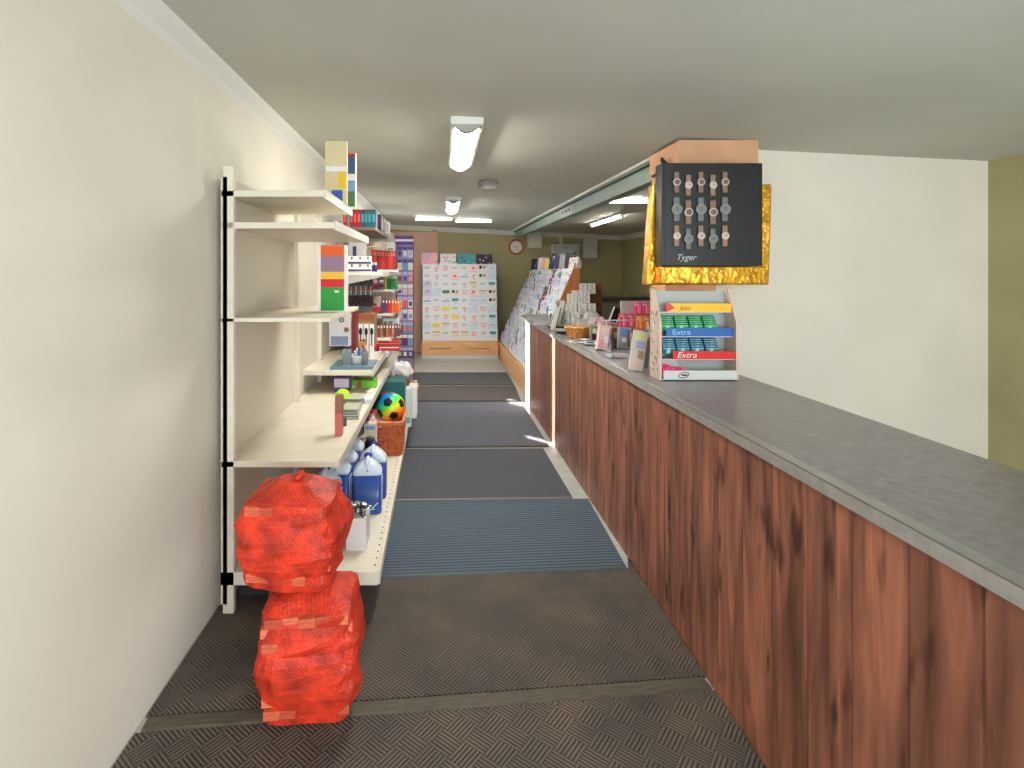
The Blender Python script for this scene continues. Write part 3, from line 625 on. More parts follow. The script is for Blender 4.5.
# hanging sign board with logo ring
t = thing('hanging_pack', 'white hanging pack with a black ring and brown oval under the green stripe', 'pack', (px(340, 3.05), 3.05, pz(346, 3.05)))
W = 0.12; H = pz(313.5, 3.05)-pz(346, 3.05)
MB().box(-0.06, 0.055, 0, 0.04, 0, H).build('card', C('pack grey white', (206, 202, 198)), t)
q = MB(); q.loft([[(r*math.cos(a*PI/12), d, r*math.sin(a*PI/12)) for a in range(24)] for r, d in ((0.013, 0), (0.013, -0.003), (0.008, -0.003), (0.008, 0))], cap=False); q.build('ring_logo', m_black, t, (0.010, -0.001, H*0.80))
MB().cyl((0.035, -0.003, H*0.5), 0.014, 0.003, axis='y', seg=16).build('oval_mark', C('oval brown', (112, 88, 66)), t)
MB().box(-0.05, 0.045, -0.003, 0, 0.005, H*0.3).build('blue_patch', C('dusty blue', (122, 134, 156)), t)
MB().box(-0.004, 0.004, 0.01, 0.018, H, 1.37-pz(346, 3.05)).build('hook', m_grey, t)
# packs on the eye-level shelf
for k in range(2):
    goods('stationery_box', 'white stationery box with a purple wave, %s on the eye-level shelf' % ('upper' if k else 'lower'), 'box', 347.5, 371, 263.5-k*7.5, 1.61+k*0.062, 4.55-0.006*k, 0.06 if not k else 0.06, cW,
          [(0, 1, 0.05, 0.3, C('wave purple', (70, 48, 92))), (0.15, 0.22, 0.6, 0.9, m_dark), (0.5, 0.57, 0.6, 0.9, m_dark), (0.84, 0.9, 0.6, 0.9, m_dark)], 'stationery boxes on eye-level shelf') 
for k, x in enumerate((370.8, 374.2)):
    q = MB(); q.lathe([(0.013, 0), (0.015, 0.005), (0.015, 0.05), (0.008, 0.06)]); tt = thing('ink_bottle', 'small dark blue ink bottle with pale cap, %s one' % ('left-hand' if not k else 'right-hand'), 'bottle', (px(x+1.4, 4.6), 4.6, 1.61), group='ink bottles')
    q.build('glass', cNavy, tt); q = MB(); q.lathe([(0.010, 0.058), (0.010, 0.075), (0.006, 0.077)]); q.build('cap', cW, tt)
# red booklets in a row
q = MB(); q.box(px(371, 5.0), px(396, 5.0), 5.15, 5.35, 1.61, 1.63)
tr = tag(q.build('display_tray', cW), 'white open tray holding the red booklets', 'tray')
for k in range(9):
    x = 371+2.75*k
    goods('red_booklet', 'red booklet upright in the white tray, %s from its left end' % ordn[k], 'booklet', x, x+2.5, 251-0.5*abs(k-8)*0.3, 1.63, 5.18+0.004*k, 0.14, C('booklet red %d' % (k % 3), [(176, 34, 28), (198, 52, 34), (150, 26, 26)][k % 3]), [(0.2, 0.8, 0.72, 0.92, C('booklet cream', (214, 120, 100)))], 'red booklets')
q = MB(); q.loft([[(px(x, 5.4), 5.0+0.3*v, 1.61+0.215+0.02*math.sin(PI*(x-368)/28)+0.01*v) for x in range(368, 397, 4)] for v in (0, 1)], closed=False)
o = q.build('cream_paper_sheet', C('cream sheet', (230, 214, 190))); o.modifiers.new('s', 'SOLIDIFY').thickness = 0.004; tag(o, 'cream sheet of paper lying over the red booklets', 'paper')
# scissors hanging
for k in range(5):
    x = px(351.5+4.9*k, 4.67); tt = thing('scissors', 'black handled scissors on a white backing card, %s from the left on rail' % ordn[k], 'scissors', (x, 4.655, 1.585), group='scissors hanging under eye-level shelf')
    MB().box(-0.018, 0.018, 0, 0.003, -0.30, 0.0).build('backing_card', C('backing', (84, 76, 74)), tt)
    MB().box(-0.016, 0.016, -0.006, 0, -0.085, -0.008).build('header', C('header dark', (34, 28, 36)), tt)
    for s in (-1, 1):
        q = MB(); q.tube([(s*0.008+0.009*math.cos(a*PI/8), -0.008, -0.215+0.042*math.sin(a*PI/8)) for a in range(16)], 0.0075, closed=True); q.build('handle', C('handle black red', (42, 18, 22)), tt)
    q = MB(); q.box(-0.004, 0.004, -0.008, -0.004, -0.17, -0.10); q.build('blade', C('blade steel', (190, 190, 194), 0.3), tt)
    MB().box(-0.018, 0.018, -0.012, -0.01, -0.125, -0.117).build('band', cRe, tt)
goods('small_hanging_card', 'beige and pink hanging card beside the scissors', 'card', 374, 380.5, 294, 1.22, 4.9, 0.02, C('beige pack', (186, 150, 124)), [(0.1, 0.9, 0.02, 0.35, cRe), (0.2, 0.7, 0.6, 0.9, m_grey)]) if False else None

def rackrow(name, cat, labf, x0, x1, y0, zb, Y, cols, dep=0.03, group=None, dec=None, slope=0.0):
    n = len(cols); st = (x1-x0)/n
    for k, m_ in enumerate(cols):
        goods(name, labf(k, n), cat, x0+st*k+0.12*st, x0+st*(k+1)-0.05*st, y0+slope*k, zb, Y+0.01*k, dep, m_, dec(k) if dec else [(0.25, 0.75, 0.75, 0.95, cW)], group)
# folders green, colourful felt pens, pencils
gr = C('folder green', (40, 140, 60)); grd = C('folder dark green', (30, 110, 50))
rackrow('card_folder', 'folder', lambda k, n: 'upright %s folder, %s from the left above the orange ones' % ('yellow' if k == 0 else 'green', ordn[k]), 384.5, 397, 275, 1.44, 5.45, [cY, gr, grd, gr, grd, gr], 0.1, 'green folders')
cols = [C('f purple', (96, 44, 96)), C('f plum', (130, 50, 90)), C('f red', (206, 50, 36)), cO, cO, C('f orange', (240, 112, 40))]
rackrow('card_folder', 'folder', lambda k, n: 'upright %s folder, %s from the left below the green ones' % (['purple', 'plum', 'red', 'orange', 'orange', 'orange'][k], ordn[k]), 382, 400, 299.5, 1.22, 5.3, cols, 0.1, 'purple and orange folders', slope=0.2)
cols = [C('pc%d' % k, c) for k, c in enumerate([(120, 66, 48), (166, 110, 66), (96, 56, 50), (176, 112, 70), (130, 70, 60), (186, 122, 78), (120, 60, 66), (110, 58, 84)])]
rackrow('pencil_pack', 'pencils', lambda k, n: 'narrow brown pencil pack, %s from the left in the low white tray' % ordn[k], 377, 400, 325, 1.01, 5.1, cols, 0.05, 'brown pencil packs')
goods('red_notebook', 'stack of red covered notebooks in front of the brown pencil packs', 'notebook', 378, 399, 341, 0.895, 5.02, 0.2, cRe, [(0, 1, 0.3, 0.4, cW), (0, 1, 0.7, 0.8, C('notebook orange', (226, 96, 60)))]) 
goods('sharpener_box', 'small white box with grey print under the scissors', 'box', 376, 381, 318, 1.22, 5.22, 0.1, cW, [(0.2, 0.8, 0.3, 0.7, m_grey)])
goods('rubber_box', 'crimson rubber pack above the small white box', 'box', 374.5, 381.5, 309, 1.22+0.001, 5.36, 0.12, C('crimson', (168, 26, 56)), [(0.1, 0.9, 0.6, 0.8, cW)]) if False else None
goods('eraser_box', 'pink and lilac box of erasers between green and orange folders', 'box', 383, 399, 292, 1.44-0.0, 5.36, 0.08, C('lilac box', (190, 170, 190)), [(0.1, 0.4, 0.3, 0.8, PM['maroon']), (0.5, 0.9, 0.3, 0.8, PM['lav'])]) if False else None
goods('marker_box', 'pink and white box of markers left of the yellow folder', 'box', 373, 378.3, 277, 1.44, 5.45, 0.1, C('marker pink', (206, 70, 90)), [(0.1, 0.9, 0.5, 0.8, cW), (0.2, 0.8, 0.1, 0.3, cMar)])
goods('marker_box', 'grey and black box of markers touching the yellow folder', 'box', 379, 384, 279, 1.44, 5.45, 0.1, m_grey, [(0.1, 0.9, 0.2, 0.5, m_black), (0.1, 0.9, 0.7, 0.9, cW)])
goods('craft_pack', 'beige and crimson craft pack to the left of the purple folder', 'pack', 372.5, 381, 296, 1.22, 5.35, 0.1, C('beige pack', (186, 150, 124)), [(0.05, 0.95, 0.02, 0.35, C('crimson', (168, 26, 56))), (0.2, 0.7, 0.6, 0.9, m_grey), (0.1, 0.5, 0.4, 0.55, m_dark)])
goods('craft_pack', 'narrow lilac and white pack left of the brown pencil packs', 'pack', 370.5, 376, 320, 1.01, 5.12, 0.06, C('lilac box', (190, 170, 190)), [(0.1, 0.9, 0.5, 0.9, cW), (0.1, 0.6, 0.1, 0.4, PM['maroon'])])
goods('tape_pack', 'white tape pack with small grey prints under the orange folders', 'pack', 383, 399, 318.5, 1.22+0.0-0.2099, 5.5, 0.06, cW, [(0.05, 0.25, 0.3, 0.8, m_grey), (0.4, 0.6, 0.2, 0.8, cSky), (0.7, 0.95, 0.3, 0.7, PM['grey'])])
goods('cream_box', 'cream box with a tan label standing behind the red booklets', 'box', 366.5, 383, 241, 1.61, 5.9, 0.2, C('cream box', (226, 204, 170)), [(0.05, 0.4, 0.7, 0.95, cTan), (0.5, 0.9, 0.75, 0.95, cW)])
goods('white_box', 'white box with a green foot standing beside the cream box', 'box', 383.5, 394, 242, 1.61, 5.9, 0.2, cW, [(0.4, 0.95, 0.72, 0.8, C('sage', (130, 150, 120))), (0.1, 0.3, 0.7, 0.95, cTan)])
# wooden ruler box, magnifiers and maroon board standing on the low riser
goods('ruler_box', 'brown and gold box of wooden rulers below the hanging scissors', 'box', 355, 375, 313.5, 0.895, 4.62, 0.14, C('gold brown box', (138, 104, 70)), [(0.02, 0.98, 0.86, 0.97, C('ruler rust', (150, 72, 50))), (0.1, 0.8, 0.66, 0.8, C('ruler gold', (172, 140, 84))), (0.05, 0.95, 0.1, 0.62, C('ruler cream', (222, 204, 188)))])
for k in range(3):
    tt = thing('hair_brush', 'small black oval brush on a white card, %s of three in front of ruler box' % ordn[k], 'brush', (px(360.5+5.6*k, 4.56), 4.57, 1.02), group='black brushes')
    MB().box(-0.018, 0.018, 0, 0.004, -0.125, 0.16).build('backing_card', cW, tt)
    MB().sph((0, -0.006, 0.10), 0.016, sub=2, sc_=(0.9, 0.4, 2.0)).build('head', m_black, tt)
    MB().box(-0.004, 0.004, -0.008, 0, -0.02, 0.075).build('handle', m_dark, tt)
q = MB(); q.prism([(px(347, 4.3), 0.895), (px(356.5, 4.3), 0.895), (px(356, 4.3), 1.30), (px(352.5, 4.3), 1.30)], 4.3, 4.42)
tag(q.build('file_box', cMar), 'maroon tapering magazine file beside the ruler box', 'file')
# riser items
q = MB(); q.box(px(330, 4.06), px(373, 4.06), 4.05, 4.4, 0.895, 0.915)
tag(q.build('flat_tray', C('teal tray', (96, 130, 142), 0.35)), 'blue grey flat tray under the pen pots', 'tray')
t = thing('pen_jar', 'clear tall jar packed with dark pens', 'pen pot', (px(346, 4.12), 4.16, 0.915))
q = MB(); q.lathe([(0.034, 0), (0.036, 0.005), (0.036, 0.11), (0.034, 0.115)]); q.build('jar', M('jar glass', (170, 186, 190), 0.1, alpha=0.45), t)
for k in range(14):
    a = k*2.4; r = 0.022*(k % 3)/2+0.005; MB().cyl((r*math.cos(a), r*math.sin(a), 0.004), 0.004, 0.12+0.02*(k % 4), seg=6).build('pen', [cNavy, cBrn, m_dark, cTe, m_grey][k % 5], t)
def tub(label, xc, r, yb, Y, zb, h, body, stuffm, nm='pen_tub', n=14):
    t = thing(nm, label, 'pen pot', (px(xc, Y), Y, zb)); q = MB(); q.lathe([(r*0.85, 0), (r, h*0.9), (r*1.04, h), (r*0.96, h), (r*0.9, h*0.6)]); q.build('pot', body, t)
    for k in range(n):
        a = k*2.4; rr = r*0.75*math.sqrt((k+0.5)/n); hh = h*1.15+0.02*(k % 3)
        q = MB(); q.cyl((rr*math.cos(a), rr*math.sin(a), h*0.3), r*0.10, hh-h*0.3, seg=6); q.sph((rr*math.cos(a), rr*math.sin(a), hh), r*0.22, sub=1); q.build('novelty_pen', stuffm[k % len(stuffm)], t)
tub('white tub of blue and navy topped pens beside the clear jar', 357, 0.046, 366, 4.22, 0.915, 0.06, cW, [cBlu, cNavy, cW, cSky, cNavy])
tub('grey pot of brown and pink pens between the blue and red tubs', 365, 0.024, 366, 4.15, 0.915, 0.10, m_grey, [m_dark, C('brown pen', (110, 60, 50)), C('pink pen', (220, 150, 150))], n=8)
tub('white tub crowded with red and pink topped pens', 374.5, 0.055, 368, 4.62, 0.895, 0.06, cW, [m_red, C('red pen', (226, 60, 40)), PM['rose'], m_black, cPur], n=22)
tub('yellow and orange pens in a small pot behind the blue pens', 362, 0.035, 360, 4.45, 0.895, 0.11, C('pot grey', (180, 170, 150)), [cOr2, cY, C('red brown', (160, 50, 40))], n=12)
goods('red_tin', 'small red tin at the front edge of the riser shelf', 'tin', 379.5, 384.8, 359, 0.895, 4.9, 0.05, m_red, [(0.1, 0.9, 0.3, 0.6, C('tin orange', (240, 100, 60)))])
goods('black_case', 'black flat case lying in front of the red notebooks', 'case', 384, 397, 350, 0.895, 4.96, 0.02, m_black) if False else None
for k, x in enumerate((385.5, 389, 392.5)):
    goods('sachet_box', 'small white sachet box near the riser end, %s' % ['left', 'middle', 'right'][k], 'box', x, x+3, 357-2*k, 0.895, 5.0+0.25*k, 0.10, cW, [(0.2, 0.8, 0.3, 0.7, [cSky, PM['pink'], cPur][k])], 'white sachet boxes')
# things on the middle shelf
goods('green_carton', 'long bright green carton lying under the riser shelf', 'carton', 350, 376, 380.2, 0.72, 4.25, 0.10, C('leaf green', (110, 190, 50)), [(0.25, 0.45, 0.1, 0.95, C('carton brown', (150, 110, 80))), (0.3, 0.42, 0.4, 0.98, m_red), (0, 0.2, 0.0, 0.3, cW), (0.0, 1, 0.9, 0.98, cG)])
goods('purple_folder', 'thin purple folder lying under the riser shelf', 'folder', 334, 349, 377.5, 0.72, 4.12, 0.2, cPur, [(0, 1, 0.3, 0.9, C('folder lilac', (196, 186, 214)))])
q = MB(); q.sph((0, 0, 0.05), 0.05); tag(q.build('neon_ball', C('neon lime', (176, 240, 30), 0.5), None, (px(342.5, 3.75), 3.75, 0.72)), 'neon lime green ball on the middle shelf', 'ball')
def pad(label, xc, Y, z, W, D, rz):
    t = thing('spiral_pad', label, 'notepad', (px(xc, Y), Y, z), (0, 0, rz), 'spiral pads on the middle shelf')
    MB().box(-W/2, W/2, -D/2, D/2, 0.003, 0.012).build('pages', cGreyG, t)
    MB().box(-W/2-0.002, W/2+0.002, -D/2-0.002, D/2+0.002, 0, 0.003).build('back_cover', C('navy cover', (42, 46, 70)), t)
    q = MB()
    for k in range(12): q.tube([(W/2-0.004+0.008*math.cos(a*PI/4), -D/2+D*(k+0.5)/12, 0.006+0.008*math.sin(a*PI/4)) for a in range(8)], 0.0015, seg=4, closed=True)
    q.build('spiral_wire', white, t)
for k in range(4): pad('grey green spiral pad in nearer stack, %s from the bottom' % ordn[k], 350.5+0.3*k, 3.42+0.006*k, 0.7205+k*0.0155, 0.105, 0.17, 0.10-0.05*k)
for k in range(3): pad('grey green spiral pad in farther stack, %s from the bottom' % ordn[k], 353.5+0.4*k, 3.78, 0.7205+k*0.0155, 0.12, 0.16, -0.12+0.06*k)
for k in range(4): goods('leaflet_bundle', 'thin white leaflet bundle at the middle shelf edge, %s from the near end' % ordn[k], 'leaflets', 364.5+3*k, 372+3*k, 399-6.6*k, 0.7202, 3.74+0.33*k-(0.0 if k else 0.0), 0.10, cW, [(0.1, 0.9, 0.2, 0.8, [C('ml', (196, 190, 206)), PM['pink'], m_grey, cY][k])], 'leaflet bundles at shelf edge', rz=0.3) if k < 3 else None
goods('brown_bottle', 'brown and pink tall pack at the left edge of the middle shelf', 'pack', 335, 342, 396, 0.72, 3.0, 0.05, C('pack brown', (150, 92, 70)), [(0, 1, 0.0, 0.55, C('pack rose', (200, 96, 96)))])
q = MB(); q.cyl((0, 0, 0), 0.012, 0.05); tag(q.build('glue_stick', C('bottle green', (70, 84, 74)), None, (px(344.5, 3.2), 3.2, 0.72)), 'small dark green tube beside the brown pack', 'glue stick')

# hanging toy strips at the far end of the shelving
SYp = 6.43
t = thing('strip_stand', 'tall purple and red framed stand hung with small toy packets', 'display stand', (px(405, SYp), SYp, 0))
xw = (px(413.5, SYp)-px(397, SYp))/2
MB().box(-xw, xw, 0.02, 0.035, 0.35, 2.02).build('back_grid', C('stand violet', (150, 140, 170)), t)
MB().box(xw, xw+0.008, 0.0, 0.04, 0.0, 1.96).build('side_post', C('dark red post', (120, 44, 66)), t)
MB().box(-xw-0.008, -xw, 0.0, 0.04, 0.0, 1.96).build('side_post', C('dark red post', (120, 44, 66)), t)
MB().box(-xw, xw+0.008, 0.0, 0.25, 0.0, 0.03).build('foot', m_dark, t)
MB().box(-xw-0.02, xw, -0.01, 0.03, 1.93, 2.03).build('header', cPur, t)
MB().box(-xw-0.02, xw, -0.014, -0.01, 1.965, 1.99).build('header_band', cW, t)
rp = random.Random(3); pk = [PM['lav'], PM['pale blue'], cPur, cSky, C('peach pkt', (232, 190, 168)), PM['lav'], C('salmon pkt', (232, 110, 90)), cW]
for r in range(9):
    for c in range(3):
        z = 1.78-r*0.145; x = px(405, SYp)-xw+0.035+c*0.062
        a = rp.choice(pk); b = rp.choice(pk)
        tt = thing('toy_packet', 'small %s toy packet, %s row down, %s column on purple stand' % ('lilac' if r < 6 else 'dark', ordn[r], ['left', 'middle', 'right'][c]), 'packet', (x, SYp-0.006, z), group='toy packets on the strip stand')
        if r > 5: a = rp.choice([cNavy, cTe, cMar, m_dark, cSky])
        MB().box(-0.027, 0.027, 0, 0.012, 0, 0.125).build('packet', a, tt)
        MB().box(-0.027, 0.027, -0.003, 0, 0.085, 0.122).build('header_card', cPur if r < 2 else cW if r % 2 else PM['lav'], tt)
        MB().box(-0.018, 0.018, -0.004, 0, 0.02, 0.07).build('toy', b, tt)
# ------------------------------------------------------------------ things on the base shelf
BZ = 0.2
def carton_open(label, loc, W, D, H, rz=0, m_=m_card, flaps=True, name='cardboard_box'):
    t = thing(name, label, 'box', loc, (0, 0, rz)); th = 0.006
    q = MB(); q.box(-W/2, W/2, 0, th, 0, H); q.box(-W/2, W/2, D-th, D, 0, H); q.box(-W/2, -W/2+th, th, D-th, 0, H); q.box(W/2-th, W/2, th, D-th, 0, H); q.box(-W/2, W/2, 0, D, 0, th); q.build('walls', m_, t)
    if flaps:
        for s in (-1, 1):
            q = MB(); q.box(0, 0.10, 0.01, D-0.01, 0, th); q.build('flap', m_, t, (s*W/2, 0 if s > 0 else D, H-0.003), (0, 0.5*1, 0 if s > 0 else PI))
    return t
t = carton_open('open brown cardboard box with flaps behind the teal carton', (-0.49, 5.75, BZ), 0.32, 0.42, 0.22)
goods('white_packet', 'white angled flap packet leaning at the base shelf edge beside teal carton', 'packet', 408.5, 416.5, 388, BZ, 5.35, 0.25, cW)
t = goods('teal_carton', 'teal green carton with white print behind the rainbow ball', 'carton', 380, 405, 382, BZ, 4.95, 0.28, C('teal carton', (30, 98, 98)), [(0.2, 0.55, 0.32, 0.42, C('teal print', (170, 200, 196))), (0.6, 0.9, 0.5, 0.62, cW), (0.65, 0.9, 0.3, 0.42, C('teal pale', (150, 196, 210))), (0.05, 0.6, 0.7, 0.8, cBrn)])
goods('white_carton', 'small pale green and white carton right of the teal one', 'carton', 405.5, 411, 389, BZ, 5.05, 0.15, C('mint white', (206, 218, 210)), [(0.1, 0.9, 0.1, 0.25, C('mint print', (120, 160, 160)))])
q = MB(); q.box(-0.02, 0.02, 0, 0.5, 0, 0.5)
goods('dark_crate', 'dark green crate at the back of the base shelf beside the ball', 'crate', 368, 380, 380, BZ, 4.97, 0.6, C('dark green crate', (28, 58, 44)), [(0.05, 0.95, 0.75, 0.8, m_black), (0.05, 0.95, 0.5, 0.55, m_black)])
for k, (x, y, r, lb) in enumerate(((391.5, 367, 0.085, 'left-hand'), (403.5, 370.5, 0.09, 'right-hand'))):
    q = MB(); q.sph((0, 0, 0), r, sub=4)
    for v in q.bm.verts: v.co += v.co.normalized()*0.03*noise.noise(v.co*22+Vector((k*5, 0, 0)))
    Yk = 5.9; z = 0.42+r*0.8
    tag(q.build('crumpled_paper', C('tissue white', (240, 238, 236)), None, (px(x, Yk), Yk+0.02*k, pz(y, Yk)), bevel=0), 'crumpled white tissue paper on the brown box, %s lump' % lb, 'paper', 'white tissue lumps')
goods('small_carton', 'small orange brown carton at the far end of the base shelf', 'carton', 403, 412, 354.5, BZ, 6.9, 0.25, m_card, [(0.2, 0.8, 0.3, 0.6, C('carton print', (190, 140, 96)))])
goods('white_tube_box', 'tall white wedge shaped packet behind the tissue paper', 'packet', 400, 405, 345, BZ, 6.6, 0.05, cW, [(0.1, 0.9, 0.1, 0.6, C('pale teal', (170, 196, 200)))])
# wicker basket
m_wick = M('orange wicker', (186, 96, 52), 0.55, var=0.22, scale=45)
def rect_path(w_, d_, r_, n=6):
    pts = []
    for cx_, cy_, a0 in ((w_-r_, d_-r_, 0), (-w_+r_, d_-r_, PI/2), (-w_+r_, -d_+r_, PI), (w_-r_, -d_+r_, 1.5*PI)):
        for k in range(n+1): a = a0+PI/2*k/n; pts.append((cx_+r_*math.cos(a), cy_+r_*math.sin(a)))
    # resample
    P = [Vector(p) for p in pts]; tot = [0]
    for i in range(len(P)): tot.append(tot[-1]+(P[(i+1) % len(P)]-P[i]).length)
    N = 72; out = []
    for j in range(N):
        s = tot[-1]*j/N
        i = max(k for k in range(len(P)) if tot[k] <= s+1e-9); f = (s-tot[i])/max(1e-9, tot[i+1]-tot[i]); out.append(P[i].lerp(P[(i+1) % len(P)], f))
    return out
BW, BD, BH = 0.15, 0.17, 0.262
t = thing('wicker_basket', 'square orange wicker basket on the base shelf under the rainbow ball', 'basket', (-0.445, 4.41, BZ))
q = MB(); nl = 17
for l in range(nl):
    f = l/(nl-1); sc_ = 0.93+0.07*f
    q.tube([(p.x*sc_+0.003*((-1)**(j//2+l))*p.x/BW, p.y*sc_+0.003*((-1)**(j//2+l))*p.y/BD, 0.01+f*(BH-0.03)) for j, p in enumerate(rect_path(BW, BD, 0.03))], 0.0078, closed=True, seg=5)
q.build('weave', m_wick, t)
q = MB(); pp = rect_path(BW, BD, 0.03)
for j in range(0, 72, 4): q.tube([(pp[j].x*0.93, pp[j].y*0.93, 0), (pp[j].x*1.0, pp[j].y*1.0, BH-0.01)], 0.005, seg=5)
q.build('stakes', M('wicker dark', (150, 72, 40), 0.6), t)
q = MB(); q.tube([(p.x*1.02, p.y*1.02, BH-0.004) for p in pp], 0.012, closed=True, seg=8); q.tube([(p.x*1.03, p.y*1.03, BH-0.022) for p in pp], 0.007, closed=True); q.build('rim', M('wicker rim', (206, 120, 72), 0.5, var=0.15, scale=40), t)
q = MB(); q.loft([[(p.x*0.9, p.y*0.9, z) for p in pp] for z in (0.001, 0.012)]); q.build('bottom', m_wick, t)
# items inside the basket
q = MB(); q.sph((0, 0, 0.15), 0.15, sub=3, sc_=(0.85, 0.95, 0.85)); tag(q.build('pink_ball', C('crimson pink', (226, 50, 84), 0.4), None, (-0.515, 4.50, BZ+0.02)), 'crimson pink ball deep in the wicker basket', 'ball') if False else None
q = MB(); q.sph((0, 0, 0), 0.075, sub=3); tag(q.build('pink_ball', C('crimson pink', (226, 50, 84), 0.4), None, (-0.535, 4.52, 0.42)), 'crimson pink ball beside the rainbow ball in the wicker basket', 'ball')
q = MB(); q.box(-0.09, 0.09, -0.1, 0.1, -0.004, 0.004); o = q.build('toy_pack', [C('pink pack', (226, 176, 172))], None, (-0.475, 4.33, 0.452), (0.25, 0.06, 0.1)); tag(o, 'pale pink toy pack lying in the front of the wicker basket', 'pack')
# rainbow football
def rainbow():
    m = M('rainbow vinyl', (90, 200, 90), 0.35); nt, N, L, p = nodes(m)
    tc = N.new('ShaderNodeTexCoord'); mp = N.new('ShaderNodeMapping'); mp.inputs['Rotation'].default_value = (0, math.radians(35), 0); L.new(tc.outputs['Object'], mp.inputs[0])
    sep = N.new('ShaderNodeSeparateXYZ'); L.new(mp.outputs[0], sep.inputs[0])
    f = math_node(nt, 'ADD', math_node(nt, 'DIVIDE', sep.outputs['Z'], 0.226), 0.5)
    r = N.new('ShaderNodeValToRGB'); cr = r.color_ramp; L.new(f, r.inputs[0])
    st = [(0.02, (240, 60, 40)), (0.12, (255, 96, 20)), (0.28, (255, 150, 20)), (0.48, (225, 220, 30)), (0.64, (70, 215, 60)), (0.8, (20, 180, 140)), (0.92, (10, 110, 200))]
    cr.elements[0].position, cr.elements[0].color = st[0][0], rgb(st[0][1]); cr.elements[1].position, cr.elements[1].color = st[-1][0], rgb(st[-1][1])
    for a, c in st[1:-1]: e = cr.elements.new(a); e.color = rgb(c)
    L.new(r.outputs[0], p.inputs['Base Color']); return m
R = 0.113; q = MB(); q.sph((0, 0, 0), R, sub=6)
ph = (1+5**.5)/2; iv = [Vector(v).normalized() for v in [(0, 1, ph), (0, -1, ph), (0, 1, -ph), (0, -1, -ph), (1, ph, 0), (-1, ph, 0), (1, -ph, 0), (-1, -ph, 0), (ph, 0, 1), (-ph, 0, 1), (ph, 0, -1), (-ph, 0, -1)]]
rot = Matrix.Rotation(0.45, 3, 'X') @ Matrix.Rotation(-0.25, 3, 'Z'); iv = [rot @ v for v in iv]
for f in q.bm.faces:
    d = f.calc_center_median().normalized()
    v = max(iv, key=lambda a: a.dot(d)); nb = min((a for a in iv if a is not v and a.dot(v) > 0.3), key=lambda a: -a.dot(v))
    e1 = (nb-v*nb.dot(v)).normalized(); e2 = v.cross(e1); th_ = math.acos(max(-1, min(1, v.dot(d)))); ph_ = math.atan2(d.dot(e2), d.dot(e1)) % (2*PI/5)
    if th_ < 0.36*math.cos(PI/5)/math.cos(ph_-PI/5): f.material_index = 1
tag(q.build('rainbow_football', [rainbow(), M('football black', (20, 20, 22), 0.4)], None, (px(390.7, 4.4), 4.4, pz(407, 4.4))), 'rainbow coloured football with black pentagons resting in the wicker basket', 'ball')

# jerrycans of blue fluid
def jug_mesh():
    t = thing('jerrycan', '', 'jerrycan', (0, 0, 0)); W, D = 0.083, 0.062
    def ring(w_, d_, z, r_=0.022, ox=0, oy=0): return [(x.x+ox, x.y+oy, z) for x in rect_path(w_, d_, min(r_, w_*0.8, d_*0.8))]
    q = MB(); q.loft([ring(W*0.95, D*0.95, 0), ring(W, D, 0.008), ring(W, D, 0.225)]); q.build('blue_fluid', M('blue screenwash', (46, 80, 150), 0.25, var=0.04, scale=9), t)
    q = MB(); q.loft([ring(W, D, 0.225), ring(W*1.0, D, 0.235), ring(W*0.92, D*0.95, 0.252), ring(W*0.55, D*0.75, 0.285), ring(W*0.30, D*0.5, 0.30, 0.02, 0, 0.012), ring(0.022, 0.022, 0.306, 0.02, 0, 0.03)]); q.build('shoulder', M('milky plastic', (206, 218, 230), 0.35), t)
    q = MB(); q.tube([(0, -0.05, 0.25), (0, -0.052, 0.285), (0, -0.035, 0.308), (0, 0.0, 0.312), (0, 0.02, 0.305)], 0.0125, seg=10); q.build('grip', M('milky plastic', (206, 218, 230), 0.35), t)
    q = MB(); q.lathe([(0.021, 0.303), (0.022, 0.305), (0.022, 0.325), (0.018, 0.328)], c=(0, 0.03, 0)); q.build('cap', C('cobalt cap', (26, 46, 150)), t)
    q = MB(); q.box(W, W+0.002, -0.045, 0.045, 0.03, 0.2, 0)
    for k in range(5): q.box(W+0.002, W+0.003, -0.04, 0.035-0.01*(k % 2), 0.045+0.032*k, 0.06+0.032*k, 1)
    q.build('label', [cW, m_dark], t)
    q = MB()
    q.tube([(0.005, -D-0.001, 0.035), (0.02, -D-0.001, 0.05), (0.035, -D-0.001, 0.04), (0.05, -D-0.001, 0.058), (0.062, -D-0.001, 0.066)], 0.003, seg=4); q.tube([(0.01, -D-0.001, 0.028), (0.045, -D-0.001, 0.034)], 0.0025, seg=4)
    q.build('embossed_mark', cW, t)
    return t
proto = jug_mesh()
jugs = [(-0.432, 3.28, 'front jerrycan of blue fluid beside the aisle edge of the base shelf'), (-0.425, 3.50, 'second jerrycan of blue fluid in the aisle side column'),
        (-0.62, 3.30, 'front jerrycan of blue fluid in the inner column'), (-0.61, 3.50, 'second jerrycan of blue fluid in the inner column'),
        (-0.60, 3.72, 'rear jerrycan of blue fluid in inner column, cap seen under the shelf'), (-0.64, 3.08, 'jerrycan of blue fluid partly hidden by the red netting')]
for k, (x, y, lb) in enumerate(jugs):
    o = proto if k == 0 else copy_tree(proto); o.location = (x, y, BZ); o.rotation_euler = (0, 0, random.uniform(-.06, .06)); tag(o, lb, 'jerrycan', 'jerrycans of blue screenwash')
